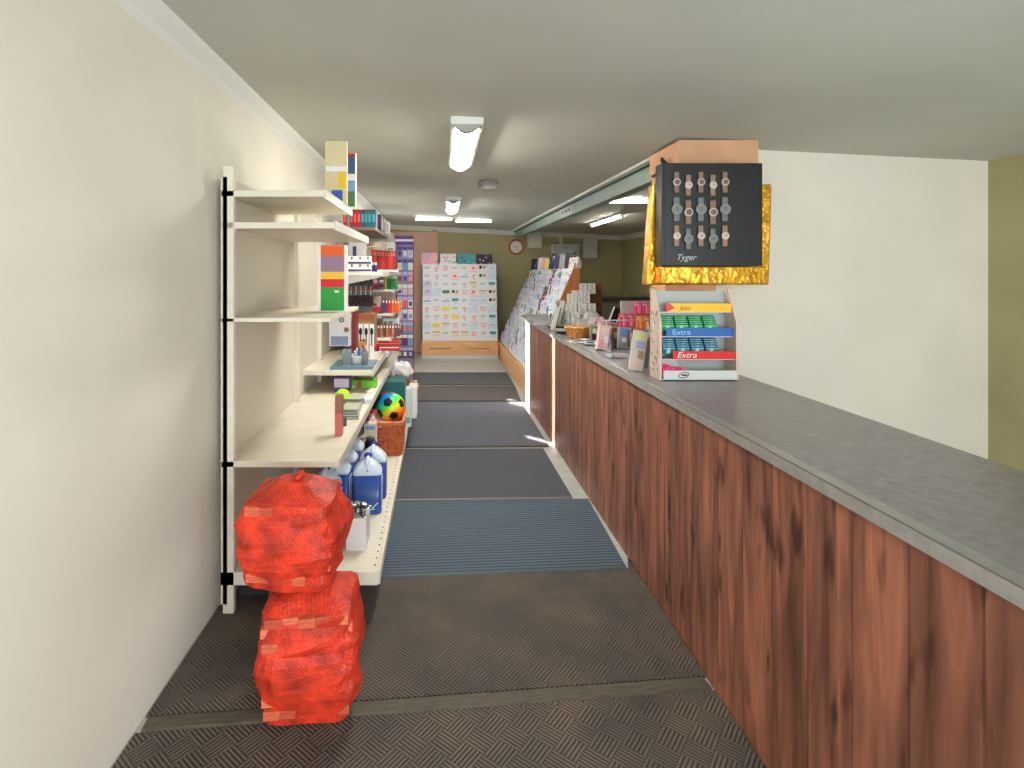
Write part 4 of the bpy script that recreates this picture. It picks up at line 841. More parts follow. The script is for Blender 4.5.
# dark glass jar and clear tubs behind them
t = thing('dark_jar', 'round black glass jar between the jerrycans and basket', 'jar', (px(370.5, 3.93), 3.93, BZ)); q = MB(); q.lathe([(0.035, 0), (0.05, 0.02), (0.052, 0.15), (0.05, 0.185), (0.035, 0.215)]); q.build('body', M('black glass', (18, 22, 22), 0.08), t)
q = MB(); q.lathe([(0.03, 0.212), (0.03, 0.235), (0.02, 0.24)]); q.build('lid', m_dark, t)
t = thing('clear_tub', 'clear plastic tub with a pale lid left of the black jar', 'tub', (px(357, 4.0), 4.0, BZ)); q = MB(); q.lathe([(0.05, 0), (0.06, 0.02), (0.06, 0.22)]); q.build('body', M('tub grey', (166, 164, 150), 0.2), t)
q = MB(); q.lathe([(0.062, 0.215), (0.062, 0.235), (0.05, 0.24)]); q.build('lid', C('lid pink', (206, 176, 168)), t)
goods('red_pack', 'red pack between the clear tub and the black jar', 'pack', 361, 366.5, 434, BZ, 3.98, 0.12, cRe, [(0.1, 0.9, 0.5, 0.8, cMar)]) if False else None
goods('pale_pack', 'pale flat pack on top of packages left of the basket', 'pack', 364, 376, 424, BZ, 4.1, 0.08, C('pale pk', (214, 206, 190)), [(0.1, 0.9, 0.85, 0.95, cSky)])
# small white carton with a shiny foil bag on it
goods('white_carton', 'small plain white carton near the end of the base shelf', 'carton', 346, 366, 520, BZ, 2.80, 0.16, C('matt white card', (214, 208, 206)))
q = MB(); q.sph((0, 0, 0), 0.045, sub=4, sc_=(1.1, 0.8, 0.5))
for v in q.bm.verts: v.co += v.co.normalized()*0.035*noise.noise(v.co*42)
for f in q.bm.faces:
    f.material_index = 0 if noise.noise(f.calc_center_median()*70) > 0.08 else 1; f.smooth = False
tag(q.build('foil_packet', [M('foil silver', (206, 206, 206), 0.2, metal=0.6), m_black], None, (px(360, 2.86), 2.87, pz(520, 2.80)+0.028)), 'crumpled silver and black foil packet on the white carton', 'packet')
q = MB(); q.prism([(-0.09, 0), (0.06, 0.0), (-0.09, 0.09)], 0, 0.01); tag(q.build('card_wedge', C('khaki card', (150, 140, 90)), None, (px(357, 2.98), 2.985, pz(520, 2.8))), 'khaki card sticking out behind the silver foil packet', 'card') if False else None

# ------------------------------------------------------------------ kindling nets
def netmat():
    m = M('red orange netting', (206, 56, 32), 0.55, var=0.22, scale=14, bump=0.5, bscale=70); nt, N, L, p = nodes(m)
    tc = N.new('ShaderNodeTexCoord'); outs = []
    for ang_ in (0.6, -0.6):
        mp = N.new('ShaderNodeMapping'); mp.inputs['Rotation'].default_value = (ang_, ang_, 0); L.new(tc.outputs['Object'], mp.inputs[0])
        wv = N.new('ShaderNodeTexWave'); wv.bands_direction = 'Z'; wv.inputs['Scale'].default_value = 38; L.new(mp.outputs[0], wv.inputs['Vector']); outs.append(wv.outputs['Fac'])
    mx = math_node(nt, 'MAXIMUM', outs[0], outs[1]); a = math_node(nt, 'GREATER_THAN', mx, 0.45)
    L.new(math_node(nt, 'ADD', math_node(nt, 'MULTIPLY', a, 0.3), 0.66), p.inputs['Alpha']); return m
m_net = netmat()
m_stick = [M('kindling %d' % k, c, 0.75, var=0.12, scale=30, stretch=(1, 1, 5)) for k, c in enumerate([(206, 96, 64), (186, 78, 54), (216, 112, 76)])]
def kindling(label, loc, W, D, H, seed, rz):
    t = thing('kindling_net', label, 'net of kindling', loc, (0, 0, rz), 'red nets of kindling'); rr = random.Random(seed)
    q = MB(); n = 28; rings = []
    for i in range(15):
        f = i/14; s = (0.86+0.14*math.sin(PI*min(1, f*1.15)))*(1 if f < 0.86 else 1-0.75*(f-0.86)/0.14*0.8)
        ring = []
        for j in range(n):
            a = 2*PI*j/n; c, s2 = math.cos(a), math.sin(a); e = 0.35
            x = W/2*math.copysign(abs(c)**e, c)*s; y = D/2*math.copysign(abs(s2)**e, s2)*s
            d = 0.022*noise.noise(Vector((x*9+seed, y*9, f*H*9)))+0.010*noise.noise(Vector((x*25, y*25+seed, f*H*30)))
            ring.append((x*(1+d/0.15), y*(1+d/0.15), 0.003+f*H+0.01*noise.noise(Vector((x*8, y*8, seed+f)))*(1 if 0 < i < 14 else 0)))
        rings.append(ring)
    q.loft(rings, smooth=False); q.build('net', m_net, t)
    k = 0; zs = 0.03; lay = 0
    while zs < H*0.84:
        nx = 5
        for i in range(nx):
            x = -W*0.40+W*0.80*(i+0.5)/nx; th_ = rr.uniform(0.026, 0.036)
            if lay % 2 == 0: MB().box(-W*0.075, W*0.075, -D*0.44, D*0.44, 0, 0.032).build('stick', m_stick[k % 3], t, (x, rr.uniform(-.01, .01), zs), (0, 0, rr.uniform(-.05, .05)))
            else: MB().box(-W*0.43, W*0.43, -D*0.075, D*0.075, 0, 0.032).build('stick', m_stick[k % 3], t, (rr.uniform(-.01, .01), -D*0.40+D*0.8*(i+0.5)/nx, zs), (0, 0, rr.uniform(-.05, .05)))
            k += 1
        zs += 0.040; lay += 1
    q = MB(); q.tube([(0, 0, H*0.97), (0.01, 0.0, H+0.01), (0.03, 0.01, H+0.03)], 0.014); q.build('tied_neck', m_net, t) if seed == 11 else None
    q = MB(); q.box(-W*0.2, W*0.2, -D/2-0.012, -D/2-0.008, H*0.3, H*0.55); 
    return t
kindling('bulky red net of kindling standing on the rubber mat, lower one', (-0.490, 2.10, 0.008), 0.37, 0.34, 0.44, 3, 0.12)
kindling('red net of kindling stacked on top of the lower one', (-0.555, 2.12, 0.462), 0.36, 0.32, 0.35, 11, -0.06)

# ------------------------------------------------------------------ on the counter
WZ = 1.0405
def cY(y, z=WZ): return F*(CAMZ-z)/(y-CY)
m_news = C('newsprint', (206, 204, 196)); m_glossy = C('glossy pale', (214, 206, 208), 0.25); m_clear = M('clear plastic', (226, 230, 232), 0.12, alpha=0.35)
def flat_stack(label, x0, x1, Y, D, n, mats_, z=WZ, grp=None, nm='magazine', rz=0.0):
    X0, X1 = px(x0, Y), px(x1, Y)
    for k in range(n):
        th_ = 0.011
        t = thing(nm, label % ordn[k], 'magazine', ((X0+X1)/2+random.uniform(-.01, .01), Y, z+k*(th_+0.0006)), (0, 0, rz+random.uniform(-.08, .08)), grp)
        MB().box(-(X1-X0)/2, (X1-X0)/2, 0, D, 0, th_-0.002).build('pages', m_news, t); MB().box(-(X1-X0)/2-0.001, (X1-X0)/2+0.001, -0.001, D, th_-0.002, th_).build('cover', mats_[k % len(mats_)], t)
flat_stack('magazine in the dark stack at the far counter end, %s from the bottom', 527, 549, 6.42, 0.36, 5, [m_dark, cNavy, C('olive cover', (110, 104, 86)), m_black, m_grey], grp='magazines in far stack')
flat_stack('magazine in the blue and white stack at far counter end, %s up', 533, 556, 5.98, 0.32, 4, [cW, C('denim', (76, 96, 130)), cNavy, C('pale steel', (150, 164, 178))], grp='magazines in blue stack')
def tray(label, x0, x1, yb, D, h):
    Y = cY(yb); X0, X1 = px(x0, Y), px(x1, Y); W = (X1-X0)/2
    t = thing('paper_tray', label, 'tray', ((X0+X1)/2, Y, WZ), (0, 0, -0.1), 'shallow black trays')
    q = MB(); q.box(-W, W, 0, D, 0, 0.006); q.box(-W, W, 0, 0.006, 0, h); q.box(-W, W, D-0.006, D, 0, h); q.box(-W, -W+0.006, 0, D, 0, h); q.box(W-0.006, W, 0, D, 0, h); q.build('tray_body', m_black, t)
    MB().box(-W+0.01, W-0.01, 0.01, D-0.01, 0.007, h*0.8).build('papers', m_news, t)
    MB().box(-W-0.008, W+0.008, -0.006, D+0.004, h, h+0.012).build('pale_cover', C('cover sheet', (176, 174, 160)), t)
tray('wider shallow black tray of papers beside the leaflet boxes', 549.5, 570, 329, 0.30, 0.028)
tray('smaller shallow black tray close behind the small wicker basket', 557, 574, 333.5, 0.16, 0.022)
# stepped stand of leaflets
t = thing('leaflet_stand', 'stepped pale wooden stand holding rows of white leaflets', 'leaflet stand', (px(578, 5.62), 5.60, WZ))
W = 0.17
for k, (h, y) in enumerate(((0.03, 0.0), (0.13, 0.14), (0.235, 0.28), (0.33, 0.42))):
    MB().box([-W, -0.08, -0.05, 0.01][k], [W, W, 0.13, 0.19][k], y, 0.56, h-0.03 if k == 0 else [0, 0.03, 0.13, 0.235][k], h).build('step', m_wood if False else C('step white', (206, 200, 186)), t)
def leaf(label, x0, x1, y0, zb, Y, m_=cW, tilt=-0.12, rz=0.0, roll=0.0, d=0.035):
    X0, X1 = px(x0, Y), px(x1, Y); H = pz(y0, Y)-zb; W = X1-X0
    t = thing('leaflet_pack', label, 'leaflets', ((X0+X1)/2, Y, zb), (tilt, roll, rz), 'white leaflet packs in stepped stand')
    MB().box(-W/2, W/2, 0, d, 0.004, H).build('leaflets', m_, t); q = MB(); rr = random.Random(int(x0*10))
    for k in range(5): z = H*(0.15+0.16*k); a = rr.uniform(-.4, -.1)*W; q.box(a, a+W*rr.uniform(.2, .5), -0.001, 0, z, z+H*0.06)
    q.build('print', [C('grey print', (150, 146, 150))], t)
    MB().box(W/2, W/2+0.004, 0, d+0.002, 0.004, H).build('dark_edge', m_black, t)
nm_ = ['left', 'second', 'third', 'fourth']
for k, (a, b) in enumerate(((560.5, 570), (571.5, 580.5))): leaf('white leaflet pack in the lowest row of the stand, %s' % ('left one' if not k else 'right one'), a, b, 311-(-1*k), WZ+0.03, 5.62, tilt=-0.2)
for k, (a, b) in enumerate(((570, 577), (578, 587), (588, 596))): leaf('white leaflet pack in the second row of the stand, %s' % ['left one', 'middle one', 'right one'][k], a, b, 303.5, WZ+0.13, 5.76, tilt=-0.1)
for k, (a, b) in enumerate(((572.5, 577.5), (578, 583), (583.5, 590))): leaf('white striped leaflet pack in the third row, %s' % ['left one', 'middle one', 'right one'][k], a, b, 290.5, WZ+0.235, 5.90, tilt=-0.03)
for k, (a, b) in enumerate(((580, 587), (588, 595.5))): leaf('white leaflet pack on the top step of the stand, %s' % ('left one' if not k else 'right one'), a, b, 283.3, WZ+0.33, 6.04, tilt=-0.03)
for k, (a, b, y0, rl) in enumerate(((554, 558, 306, 0.25), (559, 563, 300, 0.2))):
    X = px(a, 5.72); Yl = 5.45+0.13*k; zb = WZ
    tt = thing('leaning_booklet', 'cream booklet leaning to the right beside the stepped stand, %s' % ('nearer one' if not k else 'farther one'), 'booklet', (px(a, Yl)-0.03, Yl, zb+0.001), (0, rl, 0), 'leaning booklets')
    H = (pz(y0, Yl)-zb)*1.0
    MB().box(0, 0.038, 0, 0.05, 0, H).build('pages', m_news, tt); MB().box(0.038, 0.046, 0, 0.05, 0, H).build('cover', m_black, tt)
t = carton_open('brown cardboard box standing open behind the leaflet stand', (px(599, 6.05), 6.22, WZ), 0.16, 0.12, pz(284.5, 6.1)-WZ, m_=M('dark brown card', (120, 76, 44), 0.8, var=0.15, scale=14), flaps=False)
# crumpled clear bag
def crumpled(name, label, cat, loc, r, s_, mats_, seed, amp=0.25):
    q = MB(); q.sph((0, 0, 0), r, sub=4, sc_=s_)
    for v in q.bm.verts:
        v.co += v.co.normalized()*amp*r*noise.noise(v.co*(3.2/r)*0.35+Vector((seed, 0, 0)))+v.co.normalized()*amp*r*0.4*noise.noise(v.co*(7/r)*0.4)
        v.co.z = max(v.co.z, -r*s_[2]*0.85)
    for f in q.bm.faces:
        f.smooth = False; f.material_index = int((noise.noise(f.calc_center_median()*(1.4/r)+Vector((0, seed, 0)))*0.5+0.5)*len(mats_)*0.999) if len(mats_) > 1 else 0
    return tag(q.build(name, mats_, None, (loc[0], loc[1], loc[2]+r*s_[2]*0.85)), label, cat)
crumpled('plastic_bag', 'crumpled pale plastic bag of goods behind the blue packet', 'bag', (px(592, 5.2), 5.25, WZ), 0.14, (0.95, 0.6, 0.72), [C('bag white', (206, 206, 200), 0.3), C('bag grey', (170, 170, 166), 0.3), C('bag white', (206, 206, 200), 0.3)], 2.0, 0.5)
crumpled('plastic_bag', 'white bag with pink print heaped behind the pink leaflet pack', 'bag', (px(604, 4.75), 4.8, WZ), 0.105, (1.0, 0.7, 0.85), [C('bag white', (206, 206, 200), 0.3), C('bag grey', (170, 170, 166), 0.3), C('bag rose', (190, 120, 130), 0.3), C('bag white', (206, 206, 200), 0.3)], 9.0, 0.5)
crumpled('blue_packet', 'bright blue crumpled packet behind the small basket', 'packet', (px(587.5, 4.98), 4.99, WZ), 0.048, (1.0, 0.6, 0.95), [C('blue foil', (36, 92, 190), 0.3)], 4.0, amp=0.3)
# small oval wicker basket
t = thing('wicker_basket', 'small oval golden wicker basket on the counter', 'basket', (px(578, 4.85), 4.86, WZ)); m_w2 = M('golden wicker', (206, 142, 78), 0.55, var=0.2, scale=60)
q = MB()
for l in range(8):
    f = l/7; q.tube([((0.078+0.028*f)*math.cos(2*PI*j/48)*(1+0.015*(-1)**(j//2+l)), (0.05+0.024*f)*math.sin(2*PI*j/48)*(1+0.015*(-1)**(j//2+l)), 0.006+0.072*f) for j in range(48)], 0.0062, closed=True, seg=5)
q.build('weave', m_w2, t)
q = MB(); q.tube([(0.11*math.cos(2*PI*j/48), 0.077*math.sin(2*PI*j/48), 0.086+0.004*math.sin(j*1.3)) for j in range(48)], 0.0095, closed=True, seg=8); q.build('rim', M('wicker rim gold', (216, 158, 96), 0.5, var=0.15, scale=50), t)
q = MB(); q.loft([[(0.074*s*math.cos(2*PI*j/32), 0.048*s*math.sin(2*PI*j/32), z) for j in range(32)] for s, z in ((1, 0.001), (1, 0.008))]); q.build('bottom', m_w2, t)
# open magazines and packs near the front edge
for k, (a, b, y, rz, m_) in enumerate(((577, 588, 343, 0.5, cW), (582, 595, 341.5, 0.2, C('mag grey', (120, 128, 136))), (585, 598, 345.5, -0.2, cW))):
    Y = cY(y); W = (px(b, Y)-px(a, Y))/2
    tt = thing('photo_leaflet', 'black and white photo leaflet fanned on the counter edge, %s from the small basket' % ordn[k], 'leaflet', ((px(a, Y)+px(b, Y))/2, Y, WZ+0.0005+0.0050*k), (0, 0, rz), 'fanned photo leaflets')
    MB().box(-W, W, 0, 0.14, 0, 0.0045).build('sheet', m_, tt); MB().box(-W*0.7, W*0.5, 0.02, 0.11, 0.0045, 0.005).build('photo', m_dark if k != 1 else cW, tt)
def leaner(name, label, cat, x0, x1, y0, yb, m_, decos, lean, d=0.02, tilt=-0.25, group=None):
    Y = cY(yb); X0, X1 = px(x0, Y), px(x1, Y); W = X1-X0; H = (pz(y0, Y+0.05)-WZ)
    t = thing(name, label, cat, ((X0+X1)/2, Y, WZ+0.004), (tilt, lean, 0), group)
    MB().box(-W/2, W/2, 0, d, 0, H).build('pack', m_, t, bevel=0.002); q = MB(); ms = []
    for i, (a, b, c, e, mm) in enumerate(decos): q.box(-W/2+a*W, -W/2+b*W, -0.001-0.0003*i, 0, c*H, e*H, i); ms.append(mm)
    if ms: q.build('printed_front', ms, t)
    return t
cRose = C('soft rose', (212, 160, 168)); cGl = C('glassy grey', (168, 170, 176), 0.2)
leaner('leaflet_holder', 'soft pink leaflet pack leaning right on the counter edge', 'leaflets', 597, 609, 324.5, 350.5, C('pink leaflets', (216, 186, 188), 0.35), [(0.1, 0.5, 0.05, 0.4, cRose), (0.5, 0.9, 0.3, 0.6, C('pinkwhite', (232, 220, 220))), (0.2, 0.8, 0.65, 0.9, C('pk2', (226, 200, 196))), (0.86, 0.94, 0.1, 0.9, C('violet line', (120, 110, 170)))], 0.20, d=0.05)
goods('brown_bottle', 'narrow brown bottle carton between the pink leaflets and blister pack', 'carton', 613.5, 618, 328, WZ, 4.15, 0.05, C('umber', (84, 56, 36)), [(0.2, 0.8, 0.5, 0.8, C('umber gold', (160, 120, 60)))])
leaner('blister_pack', 'clear blister pack with a blue topped toy on the counter', 'blister pack', 618, 631, 327, 349, C('blister grey', (170, 172, 180), 0.2), [(0.15, 0.7, 0.55, 0.97, C('blister blue', (100, 140, 206), 0.3)), (0.3, 0.6, 0.3, 0.5, cW), (0.7, 0.9, 0.1, 0.9, C('blister brown', (120, 104, 96))), (0.4, 0.6, 0.08, 0.25, m_grey)], 0.10, d=0.03)
leaner('blister_pack', 'grey brown packet standing beside the blue topped toy pack', 'blister pack', 632, 640, 333, 351, C('packet taupe', (150, 138, 134), 0.3), [(0.2, 0.8, 0.3, 0.8, C('taupe lt', (184, 170, 168))), (0.1, 0.3, 0.1, 0.9, m_dark)], 0.05, d=0.03)
leaner('picture_magazine', 'tall pale magazine in clear wrap leaning on the gum display', 'magazine', 628, 643, 330, 371, C('mag pale', (216, 206, 196), 0.25), [(0.1, 0.95, 0.75, 0.98, C('mag yellow', (230, 220, 170), 0.3)), (0.3, 0.9, 0.55, 0.74, C('mag lilac', (178, 176, 208), 0.3)), (0.5, 0.9, 0.3, 0.5, C('mag tan', (180, 146, 110), 0.3)), (0.05, 0.9, 0.02, 0.28, C('mag peach', (226, 200, 188), 0.3))], 0.20, d=0.012, tilt=-0.15)
leaner('picture_magazine', 'thin grey edged magazine behind the tall pale one', 'magazine', 634, 648, 336, 368, m_grey, [(0.1, 0.9, 0.1, 0.9, C('gm', (126, 120, 130), 0.3))], 0.20, d=0.02, tilt=-0.15)
leaner('folded_magazine', 'dark green and black magazine leaning behind the pink leaflets', 'magazine', 603, 612, 305, 336, m_black, [(0.1, 0.9, 0.05, 0.3, C('mag green', (50, 90, 60))), (0.0, 0.15, 0.0, 1.0, cW)], 0.45, d=0.02)
leaner('folded_magazine', 'pale grey folded magazine leaning between the white bag and the pink packets', 'magazine', 611, 619, 312, 337, C('mag pale grey', (190, 188, 184)), [(0.1, 0.9, 0.3, 0.9, C('mag mauve', (150, 130, 140)))], 0.5, d=0.02)
goods('clear_tub', 'small clear tub of dark sweets next to the small wicker basket', 'tub', 591, 599, 326.5, WZ, 4.62, 0.07, C('tub olive', (140, 140, 124), 0.2), [(0.1, 0.9, 0.05, 0.4, cMar), (0.15, 0.5, 0.1, 0.5, cNavy), (0.2, 0.7, 0.5, 0.85, C('tub pale', (206, 214, 190), 0.3))])
goods('striped_tin', 'small violet and grey tin between the blister packs and orange packets', 'tin', 640.5, 648, 331, WZ, 3.85, 0.06, C('tin violet', (110, 110, 160), 0.3), [(0.1, 0.9, 0.5, 0.8, C('taupe lt', (184, 170, 168))), (0.1, 0.9, 0.1, 0.3, m_grey)])
# clear flat pack
Y = cY(358); t = thing('clear_case', 'flat clear plastic case with a pinkish insert on the counter edge', 'case', (px(619, Y), Y+0.02, WZ+0.001), (0, 0, 0.1))
MB().box(-0.065, 0.065, -0.04, 0.06, 0, 0.022).build('case', m_clear, t, bevel=0.003); MB().box(-0.045, 0.05, -0.03, 0.05, 0.003, 0.008).build('insert', C('insert rose', (190, 160, 156)), t); MB().box(-0.06, -0.045, -0.035, 0.05, 0.003, 0.015).build('blue_end', cSky, t)
# pink and orange packs on a clear sloping stand
t = thing('acrylic_stand', 'clear sloping acrylic stand holding pink and orange packs', 'display stand', (px(628, 4.15), 4.15, WZ))
w0 = px(651, 4.15)-px(628, 4.15); wl = px(609, 4.15)-px(628, 4.15)
for x in (wl, w0): q = MB(); q.prism([(-0.02, 0), (0.10, 0), (0.10, 0.20), (0.08, 0.20), (-0.02, 0.06)], x, x+0.005, axis='x'); q.build('side_panel', m_clear, t)
MB().box(wl, w0, 0.0, 0.09, 0.02, 0.025).build('tier', m_clear, t)
q = MB(); q.tube([(wl, -0.02, 0.06), (wl, 0.08, 0.20), (w0, 0.08, 0.20)], 0.004); q.build('white_edge', cW, t)
def pack(label, x0, x1, y0, y1, Y, m_, lt, grp, zb=None):
    X0, X1 = px(x0, Y), px(x1, Y); Z0 = pz(y1, Y) if zb is None else zb; H = pz(y0, Y)-Z0; W = X1-X0
    t = thing('gum_pouch', label, 'packet', ((X0+X1)/2, Y, Z0), (-0.1, 0, 0), grp)
    MB().box(-W/2, W/2, 0, 0.03, 0, H).build('pouch', m_, t, bevel=0.004)
    q = MB(); q.box(-W*0.05, W*0.12, -0.001, 0, H*0.1, H*0.9); q.box(-W*0.45, -W*0.1, -0.001, 0, H*0.75, H*0.9)
    for k in range(4): q.box(W*0.18, W*0.40, -0.001, 0, H*(0.15+0.2*k), H*(0.22+0.2*k))
    q.build('print', [lt], t)
ltp = C('pack pale pink', (248, 170, 190)); lto = C('pack pale orange', (250, 200, 160))
pack('hot pink packet, topmost, beside the peach post', 635, 642, 302.5, 314.5, 4.33, cPink, ltp, 'pink packets', WZ+0.237) 
pack('second hot pink packet touching the peach post', 642.5, 650, 302.5, 314.5, 4.33, cPink, ltp, 'pink packets', WZ+0.237)
pack('orange packet below the topmost pink packets, left one', 637, 643, 316, 330, 4.28, cOr2, lto, 'orange packets', WZ+0.121)
pack('orange packet below the topmost pink packets, right one', 643.5, 650, 316, 330, 4.28, cOr2, lto, 'orange packets', WZ+0.121)
pack('hot pink packet at the left of the lower pair', 620, 627, 313.5, 327, 4.30, C('rose packet', (226, 70, 110)), ltp, 'pink packets', WZ+0.141)
pack('hot pink packet at the right of the lower pair', 627.5, 634.5, 314, 328, 4.30, C('rose packet', (226, 70, 110)), ltp, 'pink packets', WZ+0.141)
t = thing('packet_rack', 'narrow white wire rack carrying the pink and orange packets', 'rack', (px(636, 4.38), 4.37, WZ))
MB().box(-0.125, 0.11, 0.0, 0.012, 0.0, 0.34).build('back_plate', C('rack grey', (176, 172, 172)), t)
MB().box(-0.01, 0.11, -0.06, 0.0, 0.232, 0.236).build('shelf', m_clear, t); MB().box(0.0, 0.11, -0.11, 0.0, 0.116, 0.12).build('shelf', m_clear, t); MB().box(-0.125, -0.01, -0.11, 0.0, 0.136, 0.14).build('shelf', m_clear, t)

# gum display
GY = 2.90; gx0 = px(659.5, GY); GW = 0.40
t = thing('gum_display', 'white tiered chewing gum display with yellow, blue and red strips', 'gum display', (gx0, GY, WZ))
t.scale = (1, 0.76, 1)
mg = C('display white', (214, 216, 212), 0.4); mgp = C('display peach side', (212, 190, 174), 0.4)
MB().box(0.02, GW, 0.16, 0.17, 0, pz(292, GY)-WZ).build('back_board', C('display grey', (166, 172, 170), 0.4), t)
q = MB(); q.prism([(0.0, 0), (0.17, 0), (0.17, 0.475), (0.12, 0.475), (0.0, 0.30)], 0.0, 0.012, axis='x'); q.build('side_panel', mgp, t)
q = MB(); q.prism([(0.0, 0), (0.17, 0), (0.17, 0.475), (0.12, 0.475), (0.0, 0.30)], GW, GW+0.012, axis='x'); q.build('side_panel', mgp, t)
q = MB(); rr = random.Random(5)
for k in range(26):
    y, z = rr.uniform(0.01, 0.14), rr.uniform(0.02, 0.36); q.box(-0.0015, 0, y, y+rr.uniform(.008, .025), z, z+rr.uniform(.008, .02), k % 4)
q.build('side_print', [cW, C('sp red', (226, 90, 90)), C('sp green', (80, 150, 110)), m_grey], t)
tiers = [(0.335, 0.42, 0.10, 'yellow'), (0.205, 0.325, 0.06, 'blue'), (0.090, 0.20, 0.03, 'red'), (0.0, 0.10, 0.0, 'white')]
def tier(z0, y, strip, h, x0, name): 
    MB().box(0.012, GW, y, 0.16, z0-0.004, z0).build('tier', mg, t)
    s = MB().box(x0, GW, y-0.006, y, z0, z0+h).build(name, strip, t); return s
cYs = C('gum yellow', (244, 186, 26), 0.35); cBs = C('gum blue', (30, 96, 170), 0.35); cRs = C('gum red', (216, 34, 32), 0.35)
zl = lambda y: pz(y, GY)-WZ
s1 = tier(zl(312.5), 0.07, cYs, 0.045, 0.065, 'yellow_strip')
q = MB(); q.prism([(0.055, zl(312.5)), (0.10, zl(308.5)), (0.055, zl(304)) if False else (0.068, zl(303.6)), (0.050, zl(303.6))], 0.058, 0.062); q.build('red_corner', cRs, t)
text('Juicy', 0.030, C('gum brown text', (150, 70, 10)), t, (0.155, 0.062, zl(308.6)), shear=0.3)
s2 = tier(zl(337), 0.04, cBs, 0.045, 0.045, 'blue_strip'); text('Extra', 0.038, C('gum sky', (150, 200, 240)), t, (0.125, 0.032, zl(333)), sx=1.2)
s3 = tier(zl(359.5), 0.02, cRs, 0.042, 0.075, 'red_strip'); text('Extra', 0.042, cW, t, (0.145, 0.012, zl(355.5)), shear=0.35, sx=1.15)
s4 = tier(0.006, 0.0, C('tray white', (218, 220, 216), 0.4), 0.045, 0.02, 'white_strip')
q = MB(); q.tube([(0.125+0.026*math.cos(a*PI/10), -0.008, 0.028+0.014*math.sin(a*PI/10)+0.004*math.cos(a*PI/10)) for a in range(20)], 0.002, seg=5, closed=True); q.box(0.112, 0.142, -0.0095, -0.0075, 0.024, 0.032); q.build('oval_emblem', m_dark, t)
q = MB(); q.prism([(0.02, 0.05), (0.15, 0.05), (0.13, 0.10), (0.02, 0.10)], 0.148, 0.152); q.build('paper_flap', C('flap', (204, 200, 196)), t)
gcol = [(C('gum green', (34, 150, 80), 0.35), C('gum green pale', (150, 214, 180), 0.35)), (C('gum teal', (52, 112, 138), 0.35), C('gum teal pale', (160, 206, 216), 0.35))]
for r, (zb, y) in enumerate(((zl(337)+0.001, 0.055), (zl(359.5)+0.001, 0.035))):
    for c in range(4):
        for k in range(5):
            x = gx0+0.020+0.075*c+0.012*k*0.3; 
            tt = thing('gum_pack', '%s gum pack, %s column from the left, %s layer from the front' % (['green', 'blue'][r], ordn[c], ordn[k]), 'gum', (x+0.036, GY+0.76*(y+0.020*k), WZ+zb+0.010+0.010*k), (0.35, 0, 0.0), '%s gum packs' % ['green', 'blue'][r])
            MB().box(-0.034, 0.034, 0, 0.015, 0.02, 0.052).build('wrapper', gcol[r][0], tt, bevel=0.002); MB().box(-0.012+0.004*k, 0.006+0.004*k, -0.001, 0, 0.02, 0.052).build('diagonal_band', gcol[r][1], tt); MB().box(-0.032, 0.03, -0.001, 0.0, 0.045, 0.049).build('light_line', gcol[r][1], tt)
for k in range(9):
    q = MB(); q.box(-0.03, 0.03, 0, 0.012, 0, 0.022)
    tag(q.build('gum_strip', [C('neon pink %d' % (k % 2), [(238, 60, 120), (250, 110, 150)][k % 2])], None, (gx0+0.045+0.028*(k % 4), GY+0.02+0.012*(k//4)+0.004*(k % 4), WZ+0.018+0.016*(k//4)+0.003), (0.2, 0.1*(k % 3), 0.3*((k % 3)-1)), bevel=0.002), 'neon pink gum strip heaped in the lowest display tray, %s' % ordn[k], 'gum', 'pink gum strips')
# ------------------------------------------------------------------ watch display on gold board
WYF = 3.30; wx = px(661.5, WYF)
gm = M('crinkled gold foil', (222, 164, 56), 0.3, metal=0.75, var=0.15, scale=18, bump=1.0, bscale=22)
q = MB(); q.prism([(px(653.5, 3.41), pz(184, 3.41)), (px(646.5, 3.41), pz(285, 3.41)), (px(647, 3.41)+0.75, pz(285, 3.41)), (px(655, 3.41)+0.72, pz(184, 3.41))], 3.41, 3.50)
tag(q.build('gold_board', gm, bevel=0.01), 'gold foil wrapped board behind the black watch display', 'board')
GZ0 = pz(266, WYF); q = MB(); q.box(wx, wx+0.62, WYF+0.0, WYF+0.10, pz(284, WYF), GZ0-0.003)
tag(q.build('gold_ledge', gm, bevel=0.008), 'gold foil wrapped ledge under the black watch display', 'ledge')
t = thing('watch_display', 'black display board with wrist watches and a white signature', 'watch display', (wx, WYF, GZ0))
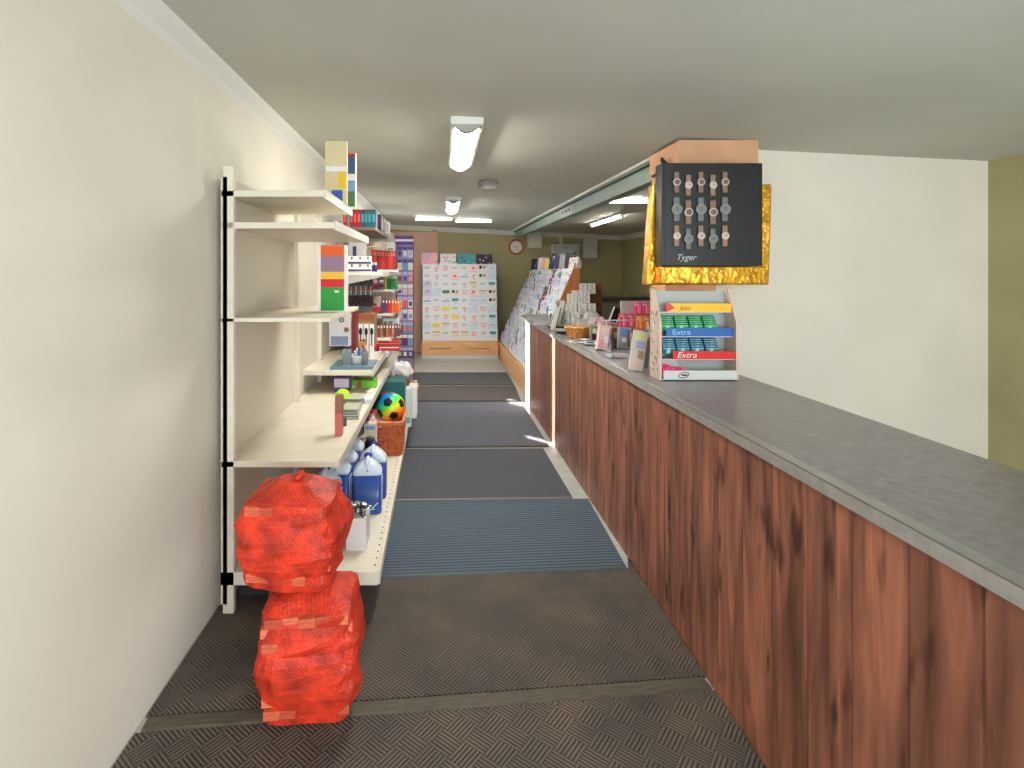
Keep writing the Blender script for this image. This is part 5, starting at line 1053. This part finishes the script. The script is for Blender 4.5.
DH = pz(163, WYF)-GZ0; mb_ = M('black leatherette', (34, 37, 38), 0.35, var=0.08, scale=8)
MB().box(0, 0.60, 0, 0.095, 0, DH).build('board', mb_, t, bevel=0.004)
q = MB(); q.box(0.02, 0.024, -0.003, 0, 0.03, DH-0.03); q.box(0.012, 0.60, -0.002, 0, 0.010, 0.013); q.build('frame_line', m_dark, t)
cw_ = [(C('strap tan', (136, 106, 86)), C('dial copper', (130, 98, 80))), (C('strap steel', (112, 114, 112), 0.3), C('dial grey', (120, 124, 122))), (C('strap rose', (150, 116, 98)), C('dial rose', (214, 180, 160)))]
def watch(label, x, z, k, big):
    tt = thing('wrist_watch', label, 'watch', (x, WYF-0.001, z), (0, 0, 0), 'watches on the black display'); s = 1.15 if big else 1.0
    for a, b in ((0.012, 0.062), (-0.062, -0.012)): MB().box(-0.015*s, 0.015*s, -0.014, 0, a*s, b*s).build('strap', cw_[k][0], tt, bevel=0.004)
    q = MB(); q.cyl((0, -0.020, 0), 0.021*s*(1.25 if k == 1 else 1), 0.02, axis='y', seg=24); q.build('case', m_lgrey if k != 1 else m_grey, tt)
    MB().cyl((0, -0.022, 0), 0.016*s*(1.2 if k == 1 else 1), 0.002, axis='y', seg=24).build('dial', cw_[k][1], tt)
    q = MB(); q.box(-0.001, 0.001, -0.024, -0.022, 0, 0.012); q.box(0, 0.009, -0.024, -0.022, -0.001, 0.001); q.build('hands', m_black, tt)
colx = [px(675.8, WYF), px(687.5, WYF), px(700, WYF), px(712, WYF), px(724, WYF)]
for c, X in enumerate(colx):
    for r, (y0, y1, k) in enumerate(((172, 193, 0), (199, 220, 1), (225, 247, 2))):
        kk = k if c % 2 == 0 else [2, 0, 1][r]
        watch('watch on the %s row, %s column from the left of the black display' % (['top', 'middle', 'bottom'][r], ordn[c]), X, pz((y0+y1)/2+(3 if c % 2 else 0), WYF), kk, r == 1)
text('Tyger', 0.050, C('silver ink', (190, 196, 190), 0.3), t, (px(685.5, WYF)-wx, -0.002, pz(257.5, WYF)-GZ0), shear=0.4, name='signature')
